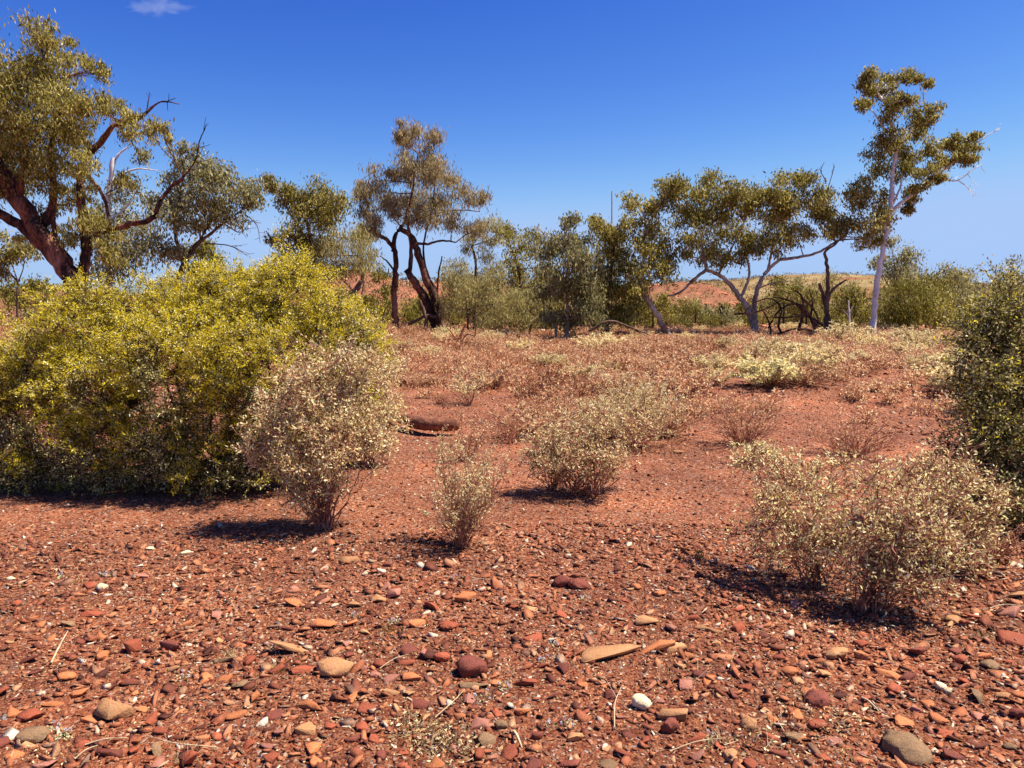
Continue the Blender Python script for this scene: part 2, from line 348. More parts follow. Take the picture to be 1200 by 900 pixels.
# picked-out stones: px, py(centre on ground), width px, colour, label, kwargs
ST = [
 (138, 838, 44, 'tan', 'blocky tan stone propped up over a dark gap at lower left', dict(flat=.55, asp=.6, hk=1.2, tilt=.25)),
 (110, 845, 26, 'orange', 'orange stone tucked against the left side of the blocky tan stone', {}),
 (166, 833, 15, 'orange', 'small orange stone touching the right side of the blocky tan stone', {}),
 (14, 836, 26, 'orange', 'orange stone at the left picture edge beside its rounder neighbour', {}),
 (36, 842, 26, 'rust', 'rounded rust stone second from the left picture edge', dict(rnd=1)),
 (40, 867, 34, 'grey', 'smooth olive grey cobble in the lower left corner', dict(rnd=1, flat=.4)),
 (127, 886, 30, 'maroon', 'dark oblong brick-like stone near the bottom left', dict(flat=.5, asp=.5)),
 (156, 763, 22, 'rust', 'upright rust triangular stone left of its dark paired neighbour', dict(flat=.7, hk=1.4, asp=.6)),
 (197, 763, 26, 'maroon', 'dark rust wedge stone paired beside the upright triangular one', dict(flat=.7, hk=1.3)),
 (81, 733, 20, 'grey', 'flat grey brown slab left of the two upright wedge stones', {}),
 (103, 722, 30, 'rust', 'long flat rust slab above the two upright wedge stones', dict(asp=.4)),
 (119, 691, 14, 'cream', 'round yellow cream pebble beside a rust stone at left', dict(rnd=1, flat=.6)),
 (106, 688, 18, 'rust', 'rust stone leaning on the round yellow pebble at left', {}),
 (166, 677, 20, 'pink', 'pinkish grey stone with a dark blue-grey side', {}),
 (218, 649, 14, 'cream', 'white flat pebble below the big yellow bush', {}),
 (177, 644, 10, 'cream', 'small cream pebble left of the white flat one', {}),
 (13, 680, 9, 'cream', 'tiny white pebble near the left picture edge', dict(rnd=1, flat=.6)),
 (252, 650, 12, 'rust', 'little rust stone right of the white flat pebble', {}),
 (262, 776, 34, 'grey', 'long grey olive stone with dry sprig on it', dict(asp=.35, flat=.3)),
 (278, 840, 24, 'orange', 'orange chunky stone left of the dry grass sprouts', {}),
 (78, 795, 20, 'orange', 'orange oval stone above the propped tan stone', dict(rnd=1)),
 (61, 829, 24, 'orange', 'long orange stone leaning above its rounded neighbours at lower left', dict(asp=.5)),
 (262, 797, 16, 'orange', 'squarish orange stone right of the grey olive one', {}),
 (338, 764, 50, 'tan', 'long thin tan slab lifted off the ground with black shadow', dict(asp=.35, flat=.22, tilt=.3, ang=.15)),
 (392, 787, 42, 'tan', 'broad smooth tan dome-shaped stone left of centre', dict(asp=.6, flat=.36, rnd=1)),
 (355, 786, 30, 'rust', 'pointed rust slab lying left of the smooth tan dome', dict(asp=.35, flat=.25)),
 (342, 710, 22, 'orange', 'orange upright square stone in the left centre', dict(flat=.6)),
 (378, 735, 30, 'orange', 'flat orange oval stone above the smooth tan dome', dict(asp=.5)),
 (335, 738, 17, 'maroon', 'maroon flat stone left of the flat orange oval', {}),
 (443, 703, 19, 'tan', 'pale peach square stone near the middle', {}),
 (408, 770, 17, 'maroon', 'little dark maroon stone behind the smooth tan dome', {}),
 (439, 793, 14, 'pink', 'pale pink pebble right of the smooth tan dome', dict(rnd=1)),
 (457, 797, 20, 'pink', 'pale pinkish wedge beside the orange flat stone', {}),
 (480, 798, 26, 'orange', 'orange flat stone right of the pinkish wedge', dict(asp=.5)),
 (545, 704, 22, 'orange', 'bright orange stone with dark side standing alone upper centre', dict(flat=.6)),
 (490, 687, 13, 'rust', 'small rust stone upper centre left of the bright orange one', {}),
 (408, 659, 24, 'tan', 'flat tan slab below the pale pinkish shrub', dict(asp=.5)),
 (427, 744, 15, 'tan', 'peach flat stone under the little yellow-green plant', {}),
 (525, 736, 22, 'rust', 'smooth orange-rust oval stone in the centre', dict(rnd=1, flat=.3)),
 (553, 789, 34, 'maroon', 'domed dark red stone above the dry leaf tuft', dict(rnd=1, flat=.55)),
 (556, 805, 32, 'grey', 'thin grey slab in front of the domed dark red stone', dict(asp=.4, flat=.22)),
 (579, 803, 14, 'orange', 'small orange stone at the right end of the thin grey slab', {}),
 (362, 828, 36, 'orange', 'long orange ochre slab at lower left of centre', dict(asp=.45)),
 (357, 858, 23, 'tan', 'light orange square slab below the ochre one', {}),
 (413, 868, 18, 'maroon', 'dark maroon round stone left of the dry leaf tuft', dict(rnd=1)),
 (318, 891, 17, 'rust', 'rust upright stone cut by the bottom edge left of centre', dict(flat=.7)),
 (492, 829, 20, 'maroon', 'dark purple pointed stone behind the dry leaf tuft', dict(flat=.7)),
 (538, 843, 14, 'orange', 'orange wedge rising at the right of the dry leaf tuft', dict(flat=.7)),
 (562, 851, 22, 'pink', 'greyish purple stone right of the dry leaf tuft', dict(flat=.5)),
 (598, 884, 22, 'rust', 'pinkish rust slab pointing up at the bottom centre', dict(flat=.5, asp=.9)),
 (659, 687, 20, 'maroon', 'left round maroon stone of the touching pair right of centre', dict(rnd=1, flat=.6)),
 (679, 689, 24, 'maroon', 'right bean-shaped maroon stone of the touching pair', dict(rnd=1, flat=.6)),
 (722, 770, 78, 'tan', 'largest tan slab lying flat right of centre', dict(asp=.40, flat=.18, tilt=.05, ang=.12)),
 (763, 763, 50, 'orange', 'orange-brown pointed slab behind the largest tan slab', dict(asp=.38, flat=.25, ang=.25)),
 (791, 763, 32, 'tan', 'pale tan block at the right end of the largest slabs', dict(asp=.45, flat=.4, hk=1.2)),
 (757, 730, 26, 'tan', 'leaf-shaped light tan flat stone above the largest slab', dict(asp=.7)),
 (812, 727, 20, 'rust', 'rust stone upper right of the leaf-shaped tan one', {}),
 (828, 740, 34, 'tan', 'slender tan slab slanting down to the right', dict(asp=.3, flat=.25, ang=-.5)),
 (773, 698, 13, 'orange', 'small round orange pebble above the leaf-shaped tan stone', dict(rnd=1)),
 (626, 749, 24, 'rust', 'squarish orange-rust brick right of the centre line', dict(asp=.5)),
 (617, 803, 30, 'rust', 'rust triangular slab below the squarish brick stone', dict(asp=.5)),
 (678, 838, 26, 'rust', 'smooth rust flat stone left of the cream round cobble', dict(asp=.6)),
 (752, 830, 22, 'cream', 'round cream cobble in the lower centre right', dict(rnd=1, flat=.75, asp=.8)),
 (773, 823, 15, 'pink', 'pale pink square stone right of the round cream cobble', {}),
 (725, 841, 15, 'pink', 'brown-pink square stone left of the round cream cobble', {}),
 (792, 842, 38, 'tan', 'wide tan wedge stone leaning over a dark hollow', dict(flat=.5, asp=.5, hk=1.2)),
 (785, 858, 22, 'maroon', 'dark red round stone under the leaning tan wedge', dict(rnd=1, flat=.8)),
 (818, 872, 22, 'rust', 'rust triangular upright shard below the leaning tan wedge', dict(flat=.8, asp=.4)),
 (630, 866, 14, 'maroon', 'dark maroon upright stone in the dark hollow at bottom centre', dict(rnd=1, flat=.8)),
 (806, 770, 14, 'orange', 'small orange stone right below the slabs', {}),
 (820, 793, 18, 'maroon', 'brown rounded stone right of the shards below the slabs', dict(rnd=1)),
 (832, 800, 16, 'orange', 'orange stone beside the brown rounded stone', {}),
 (980, 770, 30, 'tan', 'broad tan loaf-shaped stone below the right shrub', dict(rnd=1, flat=.45)),
 (1008, 771, 19, 'orange', 'deep orange cube-like stone right of the tan loaf-shaped one', dict(flat=.6)),
 (973, 743, 9, 'cream', 'slender pale pink pebble standing above the tan loaf stone', {}),
 (913, 773, 14, 'rust', 'rust round stone left of the tan loaf-shaped one', dict(rnd=1)),
 (1060, 882, 40, 'grey', 'big grey-brown boulder with a crack at the bottom right', dict(rnd=1, flat=.55, asp=1.2)),
 (1010, 882, 12, 'pink', 'small pink triangular stone left of the cracked boulder', {}),
 (1102, 808, 12, 'cream', 'left white quartz pebble of the pair at lower right', dict(rnd=1, flat=.7)),
 (1112, 813, 10, 'cream', 'right white quartz pebble of the pair at lower right', dict(rnd=1, flat=.7)),
 (1130, 838, 14, 'pink', 'dusky pink stone under the white quartz pair', {}),
 (1146, 841, 15, 'pink', 'dusky pink block right of its dusky twin', {}),
 (1090, 827, 18, 'orange', 'pale tan stone sheltering a dark gap left of the dusky blocks', {}),
 (1075, 834, 16, 'pink', 'upright pinkish stone left of the pale sheltering one', dict(flat=.8)),
 (1118, 730, 22, 'tan', 'tan stone stacked left of the rust slab at right', dict(flat=.5)),
 (1132, 734, 16, 'rust', 'upright rust slab at the right below the bush', dict(flat=.8)),
 (1142, 725, 18, 'rust', 'long rust stone right of the upright rust slab', dict(asp=.4)),
 (1190, 721, 40, 'pink', 'flat pinkish slab raised over black shadow at right edge', dict(asp=.5, flat=.25)),
 (1190, 752, 36, 'rust', 'flat rust slab at the right edge below the raised one', dict(asp=.5, flat=.25)),
 (1160, 782, 20, 'grey', 'greenish grey oval stone at right', dict(rnd=1)),
 (1183, 800, 15, 'orange', 'orange square stone near the right edge', {}),
 (1196, 842, 24, 'maroon', 'dark maroon cobble cut by the right edge', dict(rnd=1, flat=.6)),
 (1183, 877, 14, 'grey', 'grey tan rounded cobble in the lower right corner', dict(rnd=1)),
 (1040, 793, 26, 'orange', 'bright orange long stone left of a maroon one', dict(asp=.35)),
 (1064, 796, 26, 'maroon', 'maroon flat stone right of the bright orange long one', dict(asp=.45)),
 (1100, 845, 20, 'orange', 'orange rust flat stone lower right of the pale sheltering one', {}),
 (1120, 764, 16, 'maroon', 'dark grey maroon stone right of the shrub shadow', dict(rnd=1)),
 (1155, 770, 18, 'orange', 'long orange stone in the right scree', dict(asp=.4)),
 (795, 560-28, 14, 'tan', 'pale stone on the gravel beyond the middle shrub', {}),
 (930, 540, 14, 'tan', 'pale flat stone in the gravel before the red rise', {}),
 (1190, 700, 20, 'tan', 'tan stone at the right edge above the raised slab', {}),
]
for s in ST: stone_obj(s[0], s[1], s[2], s[3], s[4], **s[5])
nhand = len(ST)
occ = [(s[0], s[1], s[2]) for s in ST]
cols = ['rust']*8+['orange']*5+['maroon']*5+['pink']*3+['tan']*3+['grey']
names = {'rust': 'rust red', 'orange': 'orange', 'maroon': 'dark maroon', 'pink': 'dusky pink', 'tan': 'tan', 'grey': 'grey brown'}
k = 0; tries = 0
while k < 296-nhand and tries < 9000:
    tries += 1
    px = random.uniform(0, 1200); py = 655+245*random.random()**.62
    if px < 850 and py < 690 and random.random() < .6: continue
    w = random.uniform(10, 19)*(.7+.65*(py-655)/245)*(1.15 if px > 950 else 1)*(1.3 if random.random() < .15 else 1)
    if any(abs(px-a_) < (w+c_)*.5+1 and abs(py-b_) < (w+c_)*.3+1 for a_, b_, c_ in occ): continue
    occ.append((px, py, w)); c = random.choice(cols)
    zone = 'left' if px < 330 else 'centre left' if px < 600 else 'centre right' if px < 870 else 'right'
    dz = 'middle gravel' if py < 770 else 'near gravel'
    rnd = 1 if random.random() < .12 else 0
    form = 'rounded' if rnd else 'angular'
    stone_obj(px, py, w, c, f'loose {form} {names[c]} stone among the {dz} on the {zone} side',
              f'{form} {names[c]} stones in the {dz}, {zone}', flat=random.uniform(.3, .6), rnd=rnd, asp=random.uniform(.5, .9), ang=random.uniform(0, 6.3), tilt=.25)
    k += 1
# small gravel, uncountable: one mesh
vars_ = [hull(900+i, random.uniform(.22, .55), 9) for i in range(18)]
acc = Acc()
def pebbles(n, y0, y1, s0, s1, expo, mask=None, wide=.78):
    y = np.exp(rng.uniform(math.log(y0), math.log(y1), n)) if expo else np.sqrt(rng.uniform(y0**2, y1**2, n))
    x = rng.uniform(-wide, wide, n)*(y+.8)
    if mask is not None:
        kp = rng.uniform(size=n) < mask(x, y); x = x[kp]; y = y[kp]; n = len(x)
    s = s0*np.exp(rng.exponential(.42, n)); s = np.minimum(s, s1)
    vi = rng.integers(0, len(vars_), n); z = H(x, y)
    for j in range(len(vars_)):
        m = vi == j; c = int(m.sum())
        if not c: continue
        Vv, Ff = vars_[j]
        P = np.repeat(Vv[None], c, 0)*s[m][:, None, None]
        P = P*rng.uniform(.65, 1.35, (c, 1, 3))*np.array([1, 1, .8])
        # tilt
        t = rng.normal(size=(c, 2))*.35
        P[:, :, 2] += P[:, :, 0]*t[:, :1]+P[:, :, 1]*t[:, 1:]
        an = rng.uniform(0, 6.283, c)[:, None]; xx = P[:, :, 0]*np.cos(an)-P[:, :, 1]*np.sin(an); yy = P[:, :, 0]*np.sin(an)+P[:, :, 1]*np.cos(an)
        P = np.stack([xx+x[m][:, None], yy+y[m][:, None], P[:, :, 2]+z[m][:, None]+s[m][:, None]*rng.uniform(-.1, .28, (c, 1))], -1)
        acc.add(P.reshape(-1, 3), T=(Ff[None]+(np.arange(c)*len(Vv))[:, None, None]).reshape(-1, 3))
pebbles(60000, 1.9, 5.2, .0052, .022, False)
pebbles(2600, 2.0, 5.2, .020, .046, False)
pebbles(26000, 2.0, 5.6, .0115, .034, False, lambda x, y: .30+.65*ss(-.1, .3, fbm(x*.9, y*.9, 71)+.25*(x > 1)))
pebbles(80000, 5.0, 13, .0068, .028, False)
pebbles(26000, 12, 26, .008, .035, False)
pebbles(9000, 8.5, 17, .020, .065, False, lambda x, y: (x > .18*y)*ss(-.3, .2, fbm(x*.5, y*.5, 79)))
pebbles(5000, 10.5, 22, .018, .06, False, lambda x, y: ss(0, .25, fbm(x*.4, y*.4, 77)+.1*(x > 1.5)))
g = acc.mk('gravel', SM['gravel']); tag(g, kind='stuff'); tag(g, 'fine red and rust gravel covering the ground', 'gravel')

# ------------------------------------------------------------------ tree builder
def blobpts(n, rx, ry, rz, shell=.35):
    d = nrm(rng.normal(size=(n, 3))); rr = rng.uniform(shell**3, 1, n)**(1/3)
    return d*rr[:, None]*np.array([rx, ry, rz])
TREES = {}
def tree(name, label, Y, stems, blobs, leaf='gum', bark='bark_brown', group=None, cat='tree', branches=(), bare=(), lf=1.0, lsize=.135, lw=.34,
         droop=1.4, spread=.6, dens=1.0, sub=9, clump=.38, base_y=None, twr=.008, bare_mat=None, extra=None):
    """stems/branches/bare: lists of ([(px,py[,dy]),...], r0px, r1px); blobs: (px,py,rx,ry)"""
    b0 = stems[0][0][0]; p0 = at(b0[0], b0[1], Y)
    x0 = float(p0[0]); z0 = float(H(x0, Y)); root = empty(name, (x0, Y, z0))
    tag(root, label, cat, group)
    k = Y/F; skel = []
    def line(spec, fix):
        pts, r0, r1 = spec; out = []
        for i, p in enumerate(pts):
            w = at(p[0], p[1], Y+(p[2] if len(p) > 2 else 0)); out.append(w)
        if fix:
            z = float(H(out[0][0], out[0][1])); out[0][2] = z-.12
            if out[1][2] < z+.05: out[1][2] = z+.05
        n = max(8, 5*len(out)); P, R = smoothline(out, np.linspace(r0*k, r1*k, len(out)), n, .0)
        P[1:-1] += rng.normal(size=(n-2, 3))*(R[1:-1, None]*.16)
        R = R*(1+rng.normal(size=n)*.05)
        if fix: R[0] *= 1.35; R[1] *= 1.1
        return P, R
    for i, s in enumerate(stems):
        P, R = line(s, True if i == 0 or s[0][0][1] >= b0[1]-12 else False)
        V, Q = tubes(P[None], R[None], 9); mk('trunk', V, Q, M[bark], root, True); skel.append(P)
    for s in branches:
        P, R = line(s, False); V, Q = tubes(P[None], R[None], 6); mk('branch', V, Q, M[bark], root, True); skel.append(P)
    for s in bare:
        P, R = line(s, False); V, Q = tubes(P[None], R[None], 5); o = mk('branch', V, Q, M[bare_mat or bark], root, True); o['label'] = 'bare dead branch'
        # side twigs
        tw = []
        for j in range(5):
            i0 = random.randrange(len(P)//3, len(P)-1); d = nrm((P[-1]-P[0])+rng.normal(size=3)*.6*np.linalg.norm(P[-1]-P[0])); L = np.linalg.norm(P[-1]-P[0])*random.uniform(.15, .4)
            tw.append(P[i0]+d*L*np.linspace(0, 1, 5)[:, None]+rng.normal(size=(5, 3))*.02*L)
        V, Q = tubes(np.array(tw), np.linspace(R.mean()*.6, R[-1]*.6, 5)[None].repeat(5, 0), 3)
        tag(mk('twigs', V, Q, M[bare_mat or bark], root), kind='stuff')
    S = np.concatenate(skel) if skel else np.zeros((1, 3))
    limbs, limr, twigs, lc, ld, ll = [], [], [], [], [], []
    for (bx, by, brx, bry) in blobs:
        brx *= 1.18; bry *= 1.18; rx, rz = brx*k, bry*k; ryy = min(max(rx, rz), 1.3*max(.5, spread*2))
        yo = rng.uniform(-spread, spread)
        c = at(bx, by, Y+yo)
        dist = np.linalg.norm(S-c, axis=1)+np.maximum(0, S[:, 2]-c[2])*1.2; s = S[int(np.argmin(dist))]
        mid = (s+c)/2+np.array([0, 0, .12*np.linalg.norm(c-s)])*rng.uniform(-.5, 1)+rng.normal(size=3)*.08*np.linalg.norm(c-s)
        t = np.linspace(0, 1, 7)[:, None]; lim = (1-t)**2*s+2*t*(1-t)*mid+t*t*c
        limbs.append(lim); l = np.linalg.norm(c-s); r0 = min(.038, .012+.009*l)*max(.5, min(1.4, Y/25)); limr.append(np.linspace(r0, .010, 7))
        vol = brx*bry
        ns = max(4, int(sub*(vol/500)**.8))
        cc = c+blobpts(ns, rx, ryy, rz, .45)
        for q_ in cc:
            st = lim[random.randrange(2, 7)]; mm = (st+q_)/2+rng.normal(size=3)*.06
            t5 = np.linspace(0, 1, 5)[:, None]; twigs.append((1-t5)**2*st+2*t5*(1-t5)*mm+t5*t5*q_)
        nl = int(175*dens*max(3, vol/50)*lf/ns)
        sig = clump*math.sqrt(vol)*k
        P = (cc[:, None]+rng.normal(size=(ns, nl, 3))*np.array([sig, sig, sig*.8])).reshape(-1, 3)
        D = rng.normal(size=P.shape)*.75+np.array([0, 0, -droop])
        lc.append(P); ld.append(D)
    for lm, lr in zip(limbs, limr):
        V, Q = tubes(lm[None], lr[None], 5); mk('limb', V, Q, M[bark], root, True)
    V, Q = tubes(np.array(twigs), np.linspace(twr, .004, 5)[None].repeat(len(twigs), 0), 3); tag(mk('twigs', V, Q, M[bark], root), kind='stuff')
    P = np.concatenate(lc); D = np.concatenate(ld)
    L = lsize*rng.uniform(.6, 1.3, len(P)); V, Q = leaves(P, D, L, L*lw)
    mk('crown', V, Q, M[leaf], root)
    return root, P
G1 = 'trees along the far side of the clearing'
# big leaning river gum at left
tree('river_gum', 'large leaning gum with thick red and black trunk behind the yellow bush', 18,
     [([(104, 405), (96, 350), (74, 308), (48, 272), (22, 236), (0, 198), (-45, 140), (-80, 80)], 12.5, 7.5)],
     [(48, 55, 22, 26), (62, 42, 12, 12), (30, 92, 30, 28), (60, 95, 26, 26), (82, 60, 10, 14), (108, 82, 14, 14), (118, 80, 7, 7), (70, 130, 34, 26), (25, 135, 30, 30), (3, 95, 12, 40), (-10, 160, 25, 40), (100, 118, 18, 16),
      (130, 130, 18, 13), (55, 170, 34, 24), (18, 178, 26, 24), (92, 155, 22, 18), (165, 150, 25, 14), (190, 155, 13, 12), (150, 140, 12, 8), (62, 205, 24, 20), (98, 200, 14, 20), (100, 225, 12, 12), (30, 210, 16, 14), (80, 235, 18, 12), (60, 250, 14, 18), (15, 222, 18, 12), (104, 262, 18, 14), (130, 290, 16, 16), (35, 285, 14, 10), (85, 275, 14, 14), (150, 215, 12, 10), (-40, 100, 40, 50), (-50, 190, 40, 50)],
     'gum', 'bark_red', cat='tree',
     branches=[([(92, 335), (62, 300), (30, 268), (5, 252), (-30, 240)], 8, 5), ([(96, 335), (100, 290), (96, 240), (97, 190, .3), (118, 166, .4), (133, 148, .4), (165, 137, .4), (180, 124, .5)], 6, 1.6),
               ([(50, 268), (62, 235), (60, 180), (68, 120), (50, 70)], 5, 1.5), ([(66, 290), (62, 250), (63, 210)], 3.5, 1.5), ([(22, 232), (30, 180), (20, 120)], 5, 1.5),
               ([(96, 325), (110, 280), (148, 264, -.3), (180, 254, -.5), (188, 235, -.5), (198, 222, -.5), (215, 208, -.5)], 4, 1.8), ([(78, 192), (92, 198), (108, 212), (122, 232), (128, 262)], 3, 1.5)],
     bare=[([(178, 125), (190, 119), (210, 122)], 1.2, .5), ([(172, 130), (174, 118), (175, 108)], .7, .3), ([(215, 208, -.5), (228, 190, -.5), (234, 165, -.5), (242, 146, -.5)], 1.2, .4)],
     lsize=.10, lw=.28, spread=1.0, dens=.72, sub=13, clump=.24, droop=1.6)
tree('gum_tree', 'grey-leaved gum with whitish forked limbs just right of the big leaning gum', 25,
     [([(128, 345), (127, 300), (126, 250), (131, 200), (133, 185)], 4, 2.5)],
     [(148, 222, 16, 14), (135, 245, 16, 18), (150, 262, 16, 14), (120, 285, 14, 18), (145, 300, 22, 22), (118, 320, 20, 16), (170, 300, 16, 18), (165, 185, 12, 6), (110, 255, 9, 16)], 'gum_grey', 'bark_white', group=G1,
     branches=[([(131, 200), (138, 182), (150, 172)], 2, .8), ([(131, 215), (142, 205), (160, 198), (185, 200)], 1.8, .5), ([(127, 260), (150, 240), (165, 215)], 1.6, .5)], dens=.6, sub=12, spread=.8)
tree('gum_tree', 'round-crowned gum right of the big leaning gum, rising over the yellow bush', 26,
     [([(205, 350), (215, 310), (232, 285), (245, 262), (252, 240)], 4, 1.8)],
     [(210, 182, 10, 10), (222, 178, 8, 8), (228, 198, 12, 10), (206, 208, 12, 10), (190, 232, 18, 12), (215, 240, 22, 16), (250, 205, 22, 16), (270, 215, 18, 14), (245, 235, 26, 14), (288, 225, 15, 16), (298, 240, 10, 8), (268, 250, 22, 12), (190, 260, 16, 14), (225, 262, 18, 10), (200, 290, 16, 14)], 'gum_grey', 'bark_brown', group=G1,
     branches=[([(232, 285), (262, 262), (285, 245)], 2, .7), ([(215, 310), (205, 270), (212, 225), (215, 195)], 2.5, .8)], bare=[([(262, 262), (282, 272), (295, 258)], .8, .3), ([(240, 285), (275, 290), (290, 300)], .8, .3), ([(285, 250), (300, 262), (305, 285)], .7, .3)], dens=.85, spread=.8)
tree('gum_tree', 'narrow olive gum standing alone above the right end of the yellow bush', 28,
     [([(372, 372), (370, 330), (366, 290), (358, 255)], 3.5, 1.6)],
     [(318, 214, 8, 8), (328, 224, 8, 9), (350, 222, 15, 14), (345, 240, 14, 12), (368, 225, 16, 16), (388, 232, 14, 16), (375, 250, 20, 14), (360, 266, 18, 14), (390, 262, 12, 14), (330, 280, 13, 8), (350, 290, 14, 12), (372, 285, 18, 14), (345, 300, 12, 14), (365, 312, 16, 14)], 'gum', 'bark_brown', group=G1,
     branches=[([(366, 290), (340, 250), (326, 226)], 1.4, .6)], dens=1.0, spread=.7)
tree('weeping_tree', 'pale drooping small tree between the narrow olive gum and the broken-trunked tree', 27,
     [([(408, 385), (410, 352), (424, 330), (425, 312), (418, 300)], 3.5, 1.2)],
     [(405, 288, 15, 14), (425, 285, 12, 14), (385, 300, 14, 16), (410, 308, 18, 12), (435, 305, 12, 12), (390, 320, 12, 12)], 'weep', 'bark_brown', group=G1, dens=1.0, droop=1.8, lw=.16, lsize=.17, spread=.6)
tree('broken_gum', 'tall feathery tree with a thick split leaning trunk at centre left', 30,
     [([(519, 384), (512, 358), (500, 325), (490, 298), (480, 275), (468, 268)], 6.5, 2.5), ([(514, 384), (503, 360), (489, 335), (476, 316)], 6.0, 4.0),
      ([(464, 372), (462, 335), (464, 308), (460, 288), (450, 279), (441, 275)], 4, 1.8)],
     [(470, 156, 5, 10), (472, 172, 7, 10), (491, 165, 11, 14), (486, 188, 14, 14), (510, 170, 12, 12), (514, 192, 15, 14), (478, 205, 13, 11), (502, 208, 15, 12), (527, 210, 10, 12), (438, 212, 12, 13), (432, 228, 10, 10), (452, 225, 13, 12), (422, 220, 6, 8), (460, 208, 8, 8),
      (475, 232, 14, 12), (498, 232, 16, 14), (520, 232, 12, 10), (548, 228, 14, 9), (563, 236, 10, 8), (485, 252, 16, 12), (508, 254, 16, 12), (436, 258, 14, 12), (424, 268, 9, 10), (455, 250, 12, 10), (448, 268, 12, 9), (535, 262, 15, 10), (552, 268, 12, 9)], 'weep_pink', 'bark_red', group=G1, lf=1.35,
     branches=[([(461, 295), (464, 275), (474, 260), (478, 245)], 3, 1.5), ([(480, 318), (482, 290), (478, 262), (484, 220), (490, 180)], 2.8, .9), ([(482, 284), (500, 286), (518, 282), (534, 284)], 2.0, .9), ([(500, 325), (496, 290), (505, 250), (512, 200)], 1.6, .6), ([(512, 358), (514, 320), (518, 300)], 1.6, .7), ([(478, 262), (510, 250), (540, 246), (562, 248)], 1.3, .5), ([(464, 320), (452, 305), (445, 300)], 1.4, .5)],
     dens=1.0, droop=1.8, lw=.16, lsize=.18, spread=.9, clump=.38)
tree('weeping_tree', 'slim pale weeping tree with straight stem just right of the broken-trunked tree', 33,
     [([(556, 384), (557, 340), (557, 305), (553, 288)], 2.2, 1.2)],
     [(572, 262, 13, 10), (560, 272, 10, 8), (548, 284, 8, 10), (580, 278, 8, 8), (566, 300, 12, 10), (560, 320, 14, 14)], 'weep', 'bark_brown', group=G1, dens=1.0, droop=1.7, lw=.16, lsize=.17)
tree('feathery_bush', 'feathery grey-green bush at the foot of the slim weeping tree', 29,
     [([(548, 386), (548, 370), (546, 350)], 1.5, .8)],
     [(540, 322, 14, 14), (530, 340, 14, 12), (548, 345, 20, 16), (535, 362, 16, 12), (575, 345, 16, 18), (585, 325, 14, 12), (568, 366, 20, 12), (600, 360, 16, 14)], 'weep', 'bark_brown', cat='bush', dens=.9, droop=1.4, lw=.16, lsize=.17)
tree('gum_tree', 'open-crowned gum over feathery undergrowth left of the dense grey bush-tree', 33,
     [([(612, 385), (612, 350), (608, 320), (602, 295)], 2.4, 1.2)],
     [(588, 272, 10, 8), (602, 275, 14, 12), (622, 282, 12, 10), (598, 295, 14, 12), (628, 298, 12, 12), (612, 310, 16, 12), (638, 315, 8, 12), (600, 330, 14, 12), (630, 335, 14, 12)], 'gum', 'bark_brown', group=G1, dens=.8)
tree('feathery_bush', 'pale feathery bush left of the dense grey bush-tree', 30,
     [([(620, 388), (622, 372), (622, 358)], 1.5, .8)],
     [(612, 350, 14, 12), (632, 355, 16, 14), (620, 370, 22, 12), (642, 372, 12, 10)], 'weep', 'bark_brown', cat='bush', dens=1.0, droop=1.2, lw=.18, lsize=.2)
tree('gum_tree', 'dense silver-grey bushy gum with foliage reaching the ground near centre', 27,
     [([(665, 398), (665, 372), (664, 330), (668, 290)], 2.4, 1.2), ([(652, 396), (650, 380), (646, 370)], 2, 1.0)],
     [(667, 262, 8, 9), (662, 278, 14, 12), (678, 285, 12, 12), (652, 298, 14, 14), (672, 305, 18, 14), (690, 308, 12, 12), (655, 322, 18, 14), (680, 328, 18, 14), (650, 345, 16, 14), (672, 350, 18, 14), (692, 345, 14, 14), (660, 370, 18, 12), (684, 372, 16, 10)], 'gum_grey', 'bark_pale', group=G1, dens=1.15, spread=.7,
     bare=[([(660, 290), (640, 275), (628, 266)], .9, .3)])
tree('gum_tree', 'olive gum right of the silver-grey bushy gum with dark lower foliage', 28,
     [([(712, 398), (712, 372), (715, 330), (720, 290)], 2.6, 1.2)],
     [(702, 265, 12, 9), (718, 268, 14, 11), (734, 278, 14, 12), (710, 285, 16, 12), (706, 310, 16, 14), (728, 305, 16, 14), (715, 330, 20, 14), (738, 330, 14, 14), (712, 352, 20, 14), (732, 358, 18, 12), (704, 372, 16, 10), (724, 376, 18, 10)], 'gum', 'bark_brown', group=G1, dens=1.05, spread=.7)
tree('dead_sapling', 'bare dead vertical pole sticking above the crowns at centre right', 31, [([(717, 385), (717, 330), (717, 280), (717, 224)], 1.3, .6)], [(718, 300, 3, 3)], 'gum', 'bark_pale', dens=.3)
tree('leaning_gum', 'gum with a pale trunk leaning left over the scrub at centre right', 27.5,
     [([(787, 400), (776, 380), (763, 358), (752, 342), (742, 330), (730, 320)], 4, 1.8)],
     [(746, 238, 12, 10), (756, 255, 15, 13), (738, 262, 10, 8), (768, 240, 9, 8), (765, 278, 16, 13), (748, 290, 14, 12), (775, 296, 13, 12), (760, 308, 15, 12), (740, 322, 14, 10), (768, 322, 14, 10), (782, 318, 8, 10), (750, 335, 12, 8)], 'gum', 'bark_pale', group=G1,
     branches=[([(752, 342), (753, 310), (758, 270), (752, 245)], 1.8, .7), ([(757, 350), (752, 338), (750, 320)], 1.5, .7)], dens=.85, spread=.7)
